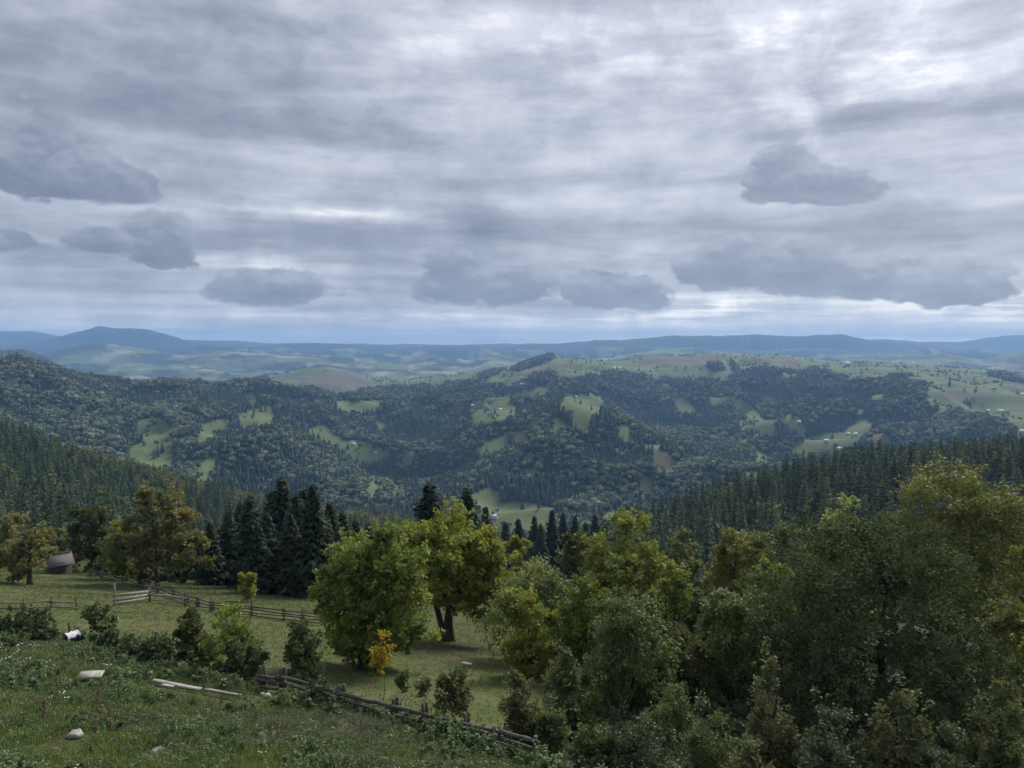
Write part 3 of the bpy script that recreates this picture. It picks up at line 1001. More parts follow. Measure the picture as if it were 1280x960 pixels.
def spruce_meshes(seed, levels, nb, twigs, tag_, mat='spruce', wide=0.19, bare=0.06):
    """unit-height spruce: trunk mesh and crown mesh of drooping branches with hanging twigs"""
    rng = np.random.RandomState(seed)
    tb = MB()
    z = np.linspace(0, 0.99, 8)
    tb.tube(np.stack([0.004 * np.sin(z * 9 + seed), 0.004 * np.cos(z * 7), z - 0.01], 1), 0.0125 * (1 - z * .93), 6)
    Cs, Ts, Ns, Ls, Ws, tts = [], [], [], [], [], []
    for i in range(levels):
        f = (i + rng.rand() * .6) / levels
        zl = bare + (1 - bare) * f ** 0.92
        rad = wide * (1 - f) ** 0.82 * (0.85 + .3 * rng.rand()) + 0.012
        if f < .12:
            rad *= 0.6 + 3.3 * f
        nbk = max(4, int(nb * (0.55 + .45 * (1 - f))))
        a0 = rng.rand() * 6.28
        for k in range(nbk):
            a = a0 + k * 6.283 / nbk + rng.normal() * .2
            rl = rad * (0.62 + .55 * rng.rand())
            zb = zl + (rng.rand() - .5) * .9 / levels - .02 * rng.rand()
            out = np.array([math.cos(a), math.sin(a), 0])
            sd = np.array([-math.sin(a), math.cos(a), 0])
            m = max(3, int(twigs * (0.35 + 0.65 * (1 - f))))
            t = (np.arange(m) + rng.rand(m)) / m
            drop = (0.10 - 0.62 * (1 - f)) * t * rl + 0.28 * rl * t ** 3
            base = np.array([0, 0, zb]) + out * (t * rl)[:, None] + np.array([0, 0, 1.0]) * drop[:, None]
            sgn = np.where(np.arange(m) % 2 == 0, 1, -1)
            Td = unit(out * .75 + sd * (sgn * (1.0 + .3 * rng.normal(size=m)))[:, None] * (1.05 - .6 * t)[:, None] + np.array([0, 0, -0.6])[None] + rng.normal(size=(m, 3)) * .16)
            Cs.append(base)
            Ts.append(Td)
            Ns.append(np.array([0, 0, 1.0])[None] + .45 * rng.normal(size=(m, 3)) + out * .5)
            ll = (0.030 + 0.36 * rl * (1 - .5 * t)) * (0.7 + .6 * rng.rand(m))
            Ls.append(ll)
            Ws.append(ll * 0.20 + 0.0025)
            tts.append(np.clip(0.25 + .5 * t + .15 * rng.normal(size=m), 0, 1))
    for k in range(14):      # leader
        a = rng.rand() * 6.28
        Cs.append(np.array([[0, 0, .955 + .03 * rng.rand()]]))
        Ts.append(unit(np.array([[.55 * math.cos(a), .55 * math.sin(a), .5 + rng.rand()]])))
        Ns.append(np.array([[math.sin(a), -math.cos(a), .3]]))
        Ls.append(np.array([.022 + .012 * rng.rand()]))
        Ws.append(np.array([.004]))
        tts.append(np.array([.6]))
    C, T_, N_ = np.vstack(Cs), np.vstack(Ts), np.vstack(Ns)
    cm = leaves_mesh('spruce_crown_' + tag_, C, T_, unit(N_), np.concatenate(Ls), np.concatenate(Ws), np.concatenate(tts), M[mat])
    return tb.mesh('spruce_trunk_' + tag_, M['bark'], True), cm


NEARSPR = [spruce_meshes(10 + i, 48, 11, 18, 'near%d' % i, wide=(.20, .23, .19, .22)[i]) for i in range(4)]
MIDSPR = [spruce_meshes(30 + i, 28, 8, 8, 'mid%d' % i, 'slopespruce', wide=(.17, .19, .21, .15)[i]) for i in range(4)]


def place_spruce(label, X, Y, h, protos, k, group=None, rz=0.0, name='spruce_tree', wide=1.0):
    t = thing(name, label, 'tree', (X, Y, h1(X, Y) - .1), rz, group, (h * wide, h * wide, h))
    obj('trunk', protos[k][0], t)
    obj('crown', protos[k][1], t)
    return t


def spruce_at(label, px, ytop, Y, k, group=None, wide=1.0):
    dx, dy, dz = pix_dir(px, ytop)
    X = Y * dx / dy
    h = Y * dz / dy - h1(X, Y) + .1
    cover_sky(px - h * .09 * F / Y, px + h * .09 * F / Y, ytop + 25)
    return place_spruce(label, X, Y, h, NEARSPR, k % 4, group, px * 1.7, wide=wide)


# slope broadleaf prototypes (unit height) for the wooded shoulders, and coarse ones for the far hills
def leafy_proto(seed, nt, leaf, tag_, mat, w=.62):
    rng = np.random.RandomState(seed)
    lb = [(0, 0, .58, w * .36, w * .36, .38)]
    for i in range(6):
        a = i * 2.4
        zf = (i + .5) / 6
        lb.append((w * .24 * math.cos(a), w * .24 * math.sin(a), .30 + .52 * zf, w * .2, w * .2, .15))
    P, (C, Tn, Nn, L, W, tt) = crown(rng, lb, nt, leaf, .05, shell=.6, per=10, aspect=.55)
    b = limbs(rng, 1.0, .018, P, nl=6)
    return b.mesh('slope_trunk_' + tag_, M['bark'], True), leaves_mesh('slope_crown_' + tag_, C, Tn, Nn, L, W, tt, M[mat])


SLOPEBL = [leafy_proto(50 + i, 900, .060, 'slope%d' % i, 'slopeleaf', (.55, .65, .75)[i]) for i in range(3)]


def far_conifer(seed):
    rng = np.random.RandomState(seed)
    b = MB()
    tiers = 6
    for i in range(tiers):
        f = i / tiers
        z0, z1 = .04 + .90 * f, .04 + .90 * f + .30 * (1 - f * .5)
        r = (.19, .16, .21)[seed % 3] * (1 - f) ** .85 + .012
        n = 9
        th = np.arange(n) * 6.283 / n + rng.rand()
        rr = r * np.where(np.arange(n) % 2 == 0, 1.15, .62) * (0.8 + .4 * rng.rand(n))
        V = [(rr[j] * math.cos(th[j]), rr[j] * math.sin(th[j]), z0 + .03 * rng.rand()) for j in range(n)] + [(0, 0, min(1, z1))]
        b.add(V, T=[(j, (j + 1) % n, n) for j in range(n)], tint=np.concatenate([np.full(n, .25 + .5 * rng.rand()), [.8]]))
    return b.mesh('far_conifer', M['farspruce'], tint=True)


def far_broadleaf(seed):
    rng = np.random.RandomState(seed)
    b = MB()
    for i in range(9):
        a, rr = i * 2.4, (.0 if i == 0 else .17 + .06 * rng.rand())
        c = np.array([rr * math.cos(a), rr * math.sin(a), .62 if i == 0 else .36 + .44 * rng.rand()])
        s = .30 if i == 0 else .14 + .07 * rng.rand()
        d = unit(rng.normal(size=(44, 3)))
        # loose leaf clumps over each lobe
        P = c + d * s * np.array([1, 1, 1.0]) * (.75 + .35 * rng.rand(44))[:, None]
        n = unit(d + .7 * rng.normal(size=d.shape))
        u = unit(np.cross(n, rng.normal(size=d.shape)))
        v = np.cross(n, u)
        q = .075 * (.7 + .6 * rng.rand(44))[:, None]
        V = np.stack([P - u * q, P + v * q, P + u * q, P - v * q], 1).reshape(-1, 3)
        b.add(V, Q=np.arange(len(V)).reshape(-1, 4), tint=np.repeat(np.clip(.35 + .25 * rng.normal() + .15 * rng.normal(size=44), 0, 1), 4))
    return b.mesh('far_broadleaf', M['farleaf'], tint=True)


def hidden(me):
    return bpy.data.objects.new(me.name, me)


FARCON = [hidden(far_conifer(i)) for i in range(3)]
FARBL = [hidden(far_broadleaf(70 + i)) for i in range(4)]


def scatter(name, P, rz, S, pi, protos, label, cat, tilt=None):
    """one countless mass: instances of a few prototypes on points (geometry nodes)"""
    me = bpy.data.meshes.new(name)
    n = len(P)
    me.vertices.add(n)
    me.vertices.foreach_set('co', np.asarray(P, np.float32).ravel())
    S = np.asarray(S, np.float32)
    if S.ndim == 1:
        S = np.repeat(S[:, None], 3, 1)
    rot = np.zeros((n, 3), np.float32)
    rot[:, 2] = rz
    if tilt is not None:
        rot[:, :2] = tilt
    for nm, ty, arr, key in (('rot', 'FLOAT_VECTOR', rot, 'vector'), ('sc', 'FLOAT_VECTOR', S, 'vector'), ('pi', 'INT', np.asarray(pi, np.int32), 'value')):
        a = me.attributes.new(nm, ty, 'POINT')
        a.data.foreach_set(key, np.ascontiguousarray(arr).ravel())
    me.update()
    o = obj(name, me)
    ng = bpy.data.node_groups.new(name, 'GeometryNodeTree')
    ng.interface.new_socket('Geometry', in_out='INPUT', socket_type='NodeSocketGeometry')
    ng.interface.new_socket('Geometry', in_out='OUTPUT', socket_type='NodeSocketGeometry')
    N = NT(ng)
    gi, go = N.add('NodeGroupInput'), N.add('NodeGroupOutput')
    jn = N.add('GeometryNodeJoinGeometry')
    for p in protos:
        oi = N.add('GeometryNodeObjectInfo', transform_space='ORIGINAL')
        oi.inputs['Object'].default_value = p
        oi.inputs['As Instance'].default_value = True
        N.l.new(oi.outputs['Geometry'], jn.inputs[0])

    def na(nm, ty):
        a = N.add('GeometryNodeInputNamedAttribute', data_type=ty)
        a.inputs['Name'].default_value = nm
        return a.outputs['Attribute']
    ip = N.add('GeometryNodeInstanceOnPoints')
    N.l.new(gi.outputs[0], ip.inputs['Points'])
    N.l.new(jn.outputs[0], ip.inputs['Instance'])
    ip.inputs['Pick Instance'].default_value = True
    N.l.new(na('pi', 'INT'), ip.inputs['Instance Index'])
    e2r = N.add('FunctionNodeEulerToRotation')
    N.l.new(na('rot', 'FLOAT_VECTOR'), e2r.inputs[0])
    N.l.new(e2r.outputs[0], ip.inputs['Rotation'])
    N.l.new(na('sc', 'FLOAT_VECTOR'), ip.inputs['Scale'])
    N.l.new(ip.outputs[0], go.inputs[0])
    md = o.modifiers.new('scatter', 'NODES')
    md.node_group = ng
    tag(o, label, cat, kind='stuff')
    return o


# ------------------------------------------------------------------ trees one can tell apart, left meadow first
LEFT = 'trees by the hut and rail fences'
broadleaf('maple_tree', 'leaning yellow-brown tree with ragged low boughs by the two-rail fence end', 'tree', 34, 644, 88, 98, 'orange', 101, clear=.18, twig=.6, group=LEFT, n=8000, trunk_r=.30, lobes=[(22, 668, 36, 22), (52, 674, 26, 22), (64, 692, 20, 14), (8, 698, 24, 16), (34, 704, 20, 14), (14, 722, 20, 12), (28, 736, 12, 8), (-12, 680, 26, 26)])
broadleaf('broadleaf_tree', 'grey-green thin-leaved tree beside the plank hut', 'tree', 112, 634, 118, 72, 'hazel', 102, clear=.10, twig=.7, group=LEFT, n=7000, lobes=[(112, 662, 22, 28), (98, 684, 18, 20), (127, 682, 18, 22), (112, 695, 24, 20), (118, 645, 12, 12), (104, 660, 14, 16)])
broadleaf('broadleaf_tree', 'round orange-brown tree behind the zigzag rail fence', 'tree', 194, 617, 98, 116, 'orange', 103, clear=.15, twig=.6, group=LEFT, n=14000, trunk_r=.24, lobes=[(194, 650, 32, 32), (172, 668, 24, 26), (220, 664, 24, 26), (232, 688, 20, 22), (196, 688, 34, 24), (166, 694, 20, 18), (200, 632, 18, 16), (222, 702, 26, 14), (182, 640, 16, 14)])
broadleaf('broadleaf_tree', 'low yellow-green tree beside the round orange-brown tree', 'tree', 152, 655, 104, 56, 'yellowgreen', 104, clear=.06, group=LEFT, n=6000)
broadleaf('round_bush', 'round dark bush behind the plank hut', 'bush', 64, 668, 205, 44, 'olive', 105, clear=.0, group=LEFT, n=3500)
broadleaf('round_bush', 'dark globe-shaped tree above the plank hut', 'bush', 62, 646, 250, 24, 'bush', 106, clear=.0, n=1800)
broadleaf('round_bush', 'yellowish bush between hut and dark spruce wood', 'bush', 84, 668, 215, 40, 'olive', 107, clear=.0, n=2500)
broadleaf('shrub', 'small grey-green shrub by the fence under the thin-leaved tree', 'shrub', 128, 700, 112, 14, 'bush', 108, clear=.0, n=900)
broadleaf('shrub', 'small dark shrub at the corner of the zigzag fence', 'shrub', 152, 700, 108, 22, 'bush', 109, clear=.0, n=1300)
broadleaf('shrub', 'little shrub between fence post and orange-brown tree', 'shrub', 180, 712, 100, 13, 'bush', 110, clear=.0, n=900)
broadleaf('shrub', 'wide dark shrub between orange-brown tree and spruces', 'shrub', 214, 712, 108, 44, 'bush', 111, clear=.0, n=2600)
broadleaf('shrub', 'pale low shrub in front of the plank hut', 'shrub', 86, 712, 158, 12, 'hazel', 112, clear=.0, n=500)
broadleaf('sapling', 'bright yellow-green sapling by the far rail fence', 'tree', 308, 716, 84, 22, 'yellowgreen', 113, clear=.15, twig=.35, n=1300, shell=.3)
spruce_at('small dark spruce beside the plank hut', 90, 682, 142, 1, wide=1.5)

SPR = 'spruces at the edge of the meadow'
for i, (px, yt, Y) in enumerate(((262, 652, 108), (285, 640, 112), (312, 620, 106), (333, 640, 100), (352, 597, 112), (371, 618, 104), (391, 604, 97), (412, 628, 110), (428, 640, 116), (300, 628, 126), (340, 612, 128), (380, 612, 130), (405, 640, 102), (275, 660, 130), (247, 676, 116), (322, 655, 97), (362, 640, 98), (444, 650, 124), (462, 655, 128), (232, 668, 124))):
    if i == 4:
        spruce_at('tallest spruce of the dense dark stand at the meadow edge', px, yt, Y, i, wide=1.15)
    elif i == 6:
        spruce_at('dark spruce with a pale bare lower trunk at the meadow edge', px, yt, Y, i)
    else:
        spruce_at('tall dark spruce in the dense stand at the meadow edge', px, yt, Y, i, SPR, wide=1.15)
spruce_at('broad dark spruce rising behind the twin yellow-green trees', 537, 604, 112, 1, wide=1.25)
spruce_at('slightly shorter spruce beside the broad one behind the yellow-green trees', 584, 610, 116, 3, wide=1.2)
spruce_at('thin young spruce beside two spruces behind the yellow-green trees', 607, 632, 124, 2, wide=.8)
for i, (px, yt, Y) in enumerate(((632, 652, 270), (648, 648, 290), (668, 644, 300), (690, 638, 300), (704, 641, 310), (719, 644, 300), (732, 652, 290), (744, 643, 300), (676, 654, 280), (757, 656, 280))):
    spruce_at('tallest slender spruce in the short row above the valley' if i == 3 else 'slender spruce in the short row above the valley', px, yt, Y, i, 'row of spruces above the valley', wide=.8)

# the two big trees in the meadow
broadleaf('maple_tree', 'big rounded green maple with yellowing sides above the log fence', 'tree', 452, 658, 46, 140, 'maple', 120, twig=.5, n=34000, leaf=.19, trunk_r=.34,
          lobes=[(455, 745, 52, 66), (425, 760, 32, 42), (440, 700, 36, 34), (490, 690, 34, 30), (480, 735, 40, 44), (497, 780, 32, 40), (430, 805, 32, 30), (465, 815, 40, 26), (415, 735, 24, 26), (505, 735, 24, 30), (470, 690, 30, 30)], clear=.05)
broadleaf('linden_tree', 'broad yellow-olive tree with a dark forked trunk in leaf litter', 'tree', 560, 640, 64, 136, 'linden', 121, twig=.6, n=32000, leaf=.24, trunk_r=.42, fork=-.16,
          lobes=[(566, 700, 50, 54), (530, 700, 32, 36), (600, 690, 30, 32), (612, 720, 22, 40), (562, 676, 50, 28), (520, 678, 28, 24), (540, 735, 34, 28), (585, 740, 36, 24), (605, 752, 20, 22)], clear=.14)

WOOD = 'trees of the mixed thicket below the bank'
T = [  # label, px, ytop, Y, wpx, mat, options
    ('pale willow-like rounded tree right of the leaf litter', 664, 704, 54, 118, 'willow', dict(twig=.7, aspect=.32, droop=.5, clear=.08, n=16000)),
    ('bright yellow-green young tree in front of the pale willow', 660, 738, 47, 76, 'yellowgreen', dict(clear=.05, n=9000)),
    ('grey hazel bush growing over the end of the log fence', 652, 838, 30, 74, 'hazel', dict(clear=.0, n=6500, twig=.35)),
    ('dark leafy shrub between hazel bush and dark ash', 712, 806, 33, 84, 'ash', dict(clear=.0, n=9000, twig=.4)),
    ('tall yellow-green tree with several rounded tops over the thicket', 788, 640, 64, 128, 'yellowgreen', dict(clear=.05, n=17000, twig=.7)),
    ('olive tree left of the tall yellow-green tree', 722, 668, 74, 70, 'olive', dict(clear=.05, n=8000)),
    ('yellow-olive tree below the short spruce row', 650, 668, 86, 60, 'linden', dict(clear=.05, n=6000)),
    ('yellow-tipped maple behind the dark ash tree', 772, 688, 52, 96, 'maple', dict(clear=.05, n=10000)),
    ('dark blue-green ash tree with feathery hanging leaves', 792, 744, 36, 118, 'ash', dict(clear=.03, n=20000, twig=.55, aspect=.3, droop=.6, leaf=.17)),
    ('olive birch with fine twigs behind the grey-green ash', 920, 652, 62, 92, 'birch', dict(clear=.05, n=12000, twig=.8, aspect=.4, droop=.35)),
    ('dull green tree between tall yellow-green tree and birch', 852, 664, 70, 84, 'olive', dict(clear=.03, n=9500)),
    ('yellowing maple squeezed behind the dark ash', 842, 700, 48, 74, 'maple', dict(clear=.03, n=8000)),
    ('dark grey-green ash with drooping leaves next to the great sallow', 916, 722, 40, 112, 'ash', dict(clear=.03, n=17000, twig=.6, aspect=.3, droop=.7, leaf=.18)),
    ('pale green crown behind the great dark sallow', 1050, 622, 60, 116, 'willow', dict(clear=.08, n=12000)),
    ('olive-grey tree behind the left shoulder of the great sallow', 990, 650, 56, 92, 'olive', dict(clear=.05, n=10000)),
    ('tall yellow-olive birch with two plumed tops and hanging twigs', 1190, 580, 52, 168, 'birch', dict(clear=.06, n=28000, twig=.9, aspect=.4, droop=.55, trunk_r=.17, bark='bark_pale',
        lobes=[(1160, 640, 40, 50), (1215, 630, 44, 46), (1185, 670, 60, 50), (1140, 690, 36, 36), (1240, 680, 30, 50), (1150, 612, 24, 30), (1205, 606, 30, 24), (1230, 740, 34, 60), (1170, 740, 50, 50)])),
    ('yellow tree edge beside the tall birch', 1284, 676, 47, 64, 'linden', dict(clear=.05, n=7000)),
    ('olive birch shoot below the yellow tree', 1252, 744, 40, 66, 'birch', dict(clear=.03, n=8500, droop=.4)),
    ('great dark dense sallow filling the thicket', 1100, 648, 38, 318, 'sallow', dict(clear=.02, n=70000, twig=.55, leaf=.155, trunk_r=.3, aspect=.4,
        lobes=[(1090, 800, 130, 120), (1010, 740, 72, 76), (1080, 710, 70, 62), (1150, 725, 70, 70), (1205, 790, 56, 84), (975, 800, 52, 80), (1040, 690, 46, 38), (1120, 690, 50, 36), (1180, 870, 70, 80), (1000, 880, 80, 70), (1225, 880, 46, 70), (950, 870, 50, 60)])),
    ('upright yellow-brown young tree in front of the great sallow', 964, 806, 29, 66, 'hazel', dict(clear=.0, n=7500, twig=.4, updir=1.0)),
    ('pale fresh-green ash sapling at the foot of the dark ash', 886, 872, 27, 66, 'ash', dict(clear=.0, n=5500, twig=.4, aspect=.34)),
    ('leafy bush with pale leaves between two young trees', 1038, 872, 27, 72, 'bush', dict(clear=.0, n=6500, twig=.4)),
    ('russet-tinged hazel in front of the great sallow', 1128, 846, 28, 104, 'hazel', dict(clear=.0, n=10500, twig=.4, leaf=.13)),
    ('yellow-tinged bush at the end of the log fence', 690, 872, 29, 60, 'olive', dict(clear=.0, n=5000, twig=.35)),
    ('low dark bush under the dark ash', 800, 890, 27, 90, 'bush', dict(clear=.0, n=7000, twig=.4)),
    ('olive bush below the tall birch', 1246, 850, 30, 90, 'olive', dict(clear=.0, n=8000, twig=.4)),
    ('low leafy bush under the yellow-brown young tree', 930, 918, 26, 70, 'hazel', dict(clear=.0, n=4500, twig=.35)),
    ('low dark bush beside the russet-tinged hazel', 1190, 902, 27, 80, 'bush', dict(clear=.0, n=5500, twig=.35)),
    ('dim green tree between the pale willow and the dark ash', 728, 716, 46, 84, 'maple', dict(clear=.03, n=9000)),
    ('dull green tree filling the gap left of the great sallow', 880, 742, 47, 80, 'sallow', dict(clear=.02, n=9000)),
    ('feathery green tree between dark ash and grey-green ash', 852, 780, 38, 76, 'olive', dict(clear=.02, n=9000, twig=.5)),
    ('low mid-green tree right of the dark ash foot', 842, 850, 31, 84, 'ash', dict(clear=.0, n=8000, twig=.4, aspect=.34)),
    ('mid-green crown above the grey-green ash', 956, 690, 50, 76, 'maple', dict(clear=.03, n=8000)),
    ('mixed low bush beside the log fence end', 742, 905, 27, 70, 'ash', dict(clear=.0, n=5000, twig=.35)),
]
for i, (lab, px, yt, Y, w, mt, kw) in enumerate(T):
    if Y < 35 and 'lobes' not in kw:
        kw = dict(kw, shoots=9 if w > 80 else 7)
    nm = 'birch_tree' if mt == 'birch' else 'bush' if 'bush' in lab or 'shrub' in lab else 'sapling' if 'sapling' in lab else 'broadleaf_tree'
    broadleaf(nm, lab, 'bush' if nm == 'bush' else 'tree', px, yt, Y, w, mt, 200 + i, group=WOOD, **kw)

BANK = 'young growth along the bank edge'
S = [
    ('dense rounded bush by the two-rail fence', 26, 752, 58, 76, 'bush', dict(ybase=802, clear=0, n=6500, twig=.4)),
    ('low spreading bush behind the dark container', 55, 768, 56, 44, 'bush', dict(ybase=806, clear=0, n=2800, twig=.35)),
    ('thin sapling with a bare stem and drooping top', 124, 752, 60, 36, 'ash', dict(ybase=800, clear=.35, n=1800, twig=.4, droop=.5, shell=.3)),
    ('upright brownish sapling behind the fallen plank', 236, 762, 50, 40, 'hazel', dict(ybase=838, clear=.03, n=3400, twig=.35, shell=.2)),
    ('airy green sapling with a visible stem above the round dark bush', 290, 750, 48, 62, 'maple', dict(ybase=846, clear=.22, n=3000, twig=.4, shell=.3)),
    ('round dark bush at the end of the fallen plank', 304, 800, 46, 58, 'bush', dict(ybase=852, clear=0, n=5000, twig=.3)),
    ('slim blue-green sapling over the fence post', 378, 772, 44, 46, 'ash', dict(ybase=852, clear=.05, n=4800, twig=.35, droop=.3, shell=.3)),
    ('dark bramble growing through the log fence below the maple', 402, 848, 40, 54, 'bush', dict(ybase=884, clear=0, n=3200, twig=.3)),
    ('dark bramble clump in the middle of the log fence', 548, 905, 32, 64, 'bush', dict(ybase=928, clear=0, n=3600, twig=.3)),
    ('leafy sapling standing in the log fence', 566, 836, 34, 50, 'hazel', dict(ybase=908, clear=.08, n=2800, twig=.3, shell=.2)),
    ('spindly sapling with golden leaves in front of the maple', 479, 797, 38, 28, 'gold', dict(ybase=886, clear=.55, n=420, twig=.34, shell=.05, trunk_r=.02, nlobes=4)),
    ('thin bare-stemmed ash shoot beside the golden sapling', 501, 838, 37, 18, 'ash', dict(ybase=882, clear=.5, n=260, twig=.25, shell=.2, trunk_r=.012)),
    ('thinnest leafy shoot between golden sapling and log fence', 528, 850, 36, 18, 'hazel', dict(ybase=888, clear=.5, n=240, twig=.25, shell=.2, trunk_r=.012)),
    ('dim grey-green shrub left of the brownish sapling', 196, 796, 51, 46, 'bush', dict(ybase=834, clear=0, n=3400, twig=.35)),
    ('low grey-green bramble behind the square board', 160, 798, 52, 52, 'bush', dict(ybase=828, clear=0, n=3400, twig=.35)),
    ('low yellowish sapling beside the brownish sapling', 262, 800, 49, 34, 'olive', dict(ybase=840, clear=.05, n=1300, twig=.3, shell=.3)),
    ('low bramble behind the bare-stemmed sapling', 130, 790, 54, 44, 'bush', dict(ybase=818, clear=0, n=2600, twig=.3)),
]
for i, (lab, px, yt, Y, w, mt, kw) in enumerate(S):
    if ('bush' in lab or 'bramble' in lab or 'shrub' in lab) and 'round dark' not in lab and 'sapling' not in lab.split(' above')[0].split(' beside')[0]:
        kw = dict(kw, shoots=7)
    nm = 'bush' if ('bush' in lab or 'bramble' in lab or 'shrub' in lab) else 'sapling'
    broadleaf(nm, lab, 'bush' if nm == 'bush' else 'tree', px, yt, Y, w, mt, 300 + i, group=BANK, crown_name='foliage', trunk_name='stem', **kw)

# ------------------------------------------------------------------ woods
rng = np.random.RandomState(77)


def grid(x0, x1, y0, y1, s):
    gx, gy = np.meshgrid(np.arange(x0, x1, s), np.arange(y0, y1, s))
    X, Y = gx.ravel() + (rng.rand(gx.size) - .5) * s * .9, gy.ravel() + (rng.rand(gx.size) - .5) * s * .9
    return X, Y


def shoulders():
    """woods on the two near shoulders: the trees that show largest one by one, the rest as a mass"""
    X, Y = grid(-900, 900, 120, 980, 8.0)
    Zg = H(X, Y)
    px, py = project(X, Y, Zg)
    edge = np.interp(px, [-100, 60, 200, 300, 420, 640, 760, 900, 1280, 1400], [225, 215, 175, 140, 140, 180, 230, 190, 150, 140])
    m = (Y > edge) & (px > -90) & (px < 1370)
    # clear ground above the valley in the middle
    m &= ~((px > 600) & (px < 770) & (Y < 330))
    m &= ~((px > 560) & (px < 800) & (Y > 700))
    X, Y, Zg, px, py = X[m], Y[m], Zg[m], px[m], py[m]
    bl = fbm(X, Y, 90, 3) + .25 * rng.normal(size=len(X)) * .6
    crest = np.clip((Y - 560) / 200, 0, 1) * (px < 520)
    isbl = bl + .34 * crest > .30
    isbl |= (px > 560) & (px < 780) & (rng.rand(len(X)) < .5)
    h = np.where(isbl, 11 + 8 * rng.rand(len(X)), 12 + 14 * rng.rand(len(X)) ** 1.2) * (1 + .25 * fbm(X, Y, 60, 2))
    h = np.where((px > 760) & ~isbl, 11 + 19 * rng.rand(len(X)) ** 1.4, np.minimum(h, 25)) * np.interp(Y, [100, 260], [.55, 1])
    o = np.argsort(Y)
    X, Y, Zg, px, py, isbl, h = [a[o] for a in (X, Y, Zg, px, py, isbl, h)]
    sky = SKY.copy()
    shown = np.zeros(len(X))
    for i in range(len(X)):
        wpix = h[i] * (.30 if isbl[i] else .16) * F / Y[i]
        a, b = int(px[i] - wpix), int(px[i] + wpix) + 1
        a, b = max(0, a), min(1280, b)
        top = project(X[i], Y[i], Zg[i] + h[i])[1]
        if b > a:
            s = sky[a:b]
            shown[i] = max(0, np.median(s) - top) * (b - a) if s.max() < 1500 else 60 * (b - a)
            sky[a:b] = np.minimum(s, top + (10 if isbl[i] else 16) * 220 / Y[i])
    vis = shown > 0.5
    rest = vis | (rng.rand(len(X)) < .5)
    single = np.zeros(len(X), bool)
    for kind, cap in ((False, 240), (True, 180)):
        idx = np.where((isbl == kind) & (shown > 10))[0]
        idx = idx[np.argsort(-shown[idx])][:cap]
        single[idx] = True
    for i in np.where(single)[0]:
        left = px[i] < 640
        where = 'on the wooded shoulder left of the valley' if left else 'on the wooded shoulder right of the valley'
        if isbl[i]:
            t = thing('broadleaf_tree', 'broadleaf tree among spruces ' + where, 'tree', (X[i], Y[i], Zg[i]), rng.rand() * 6.28, 'broadleaf trees ' + where, (h[i] * (.9 + .3 * rng.rand()),) * 2 + (h[i],))
            k = rng.randint(3)
            obj('trunk', SLOPEBL[k][0], t)
            obj('crown', SLOPEBL[k][1], t)
        else:
            place_spruce('dark spruce in the wood ' + where, X[i], Y[i], h[i], MIDSPR, rng.randint(4), 'spruces ' + where, rng.rand() * 6.28, wide=.95 + .4 * rng.rand())
    pr = [hidden(q[1]) for q in MIDSPR]
    m = rest & ~single & ~isbl
    n = m.sum()
    w = h[m] * (.95 + .4 * rng.rand(n))
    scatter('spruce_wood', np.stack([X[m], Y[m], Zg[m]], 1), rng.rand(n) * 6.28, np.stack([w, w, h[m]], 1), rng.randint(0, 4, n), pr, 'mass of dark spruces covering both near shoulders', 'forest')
    pr = [hidden(q[1]) for q in SLOPEBL]
    m = rest & ~single & isbl
    n = m.sum()
    w = h[m] * (.9 + .3 * rng.rand(n))
    scatter('broadleaf_wood', np.stack([X[m], Y[m], Zg[m]], 1), rng.rand(n) * 6.28, np.stack([w, w, h[m]], 1), rng.randint(0, 3, n), pr, 'mass of yellowing broadleaf trees among the near spruces', 'forest')
    print('shoulders', single.sum(), rest.sum())


shoulders()


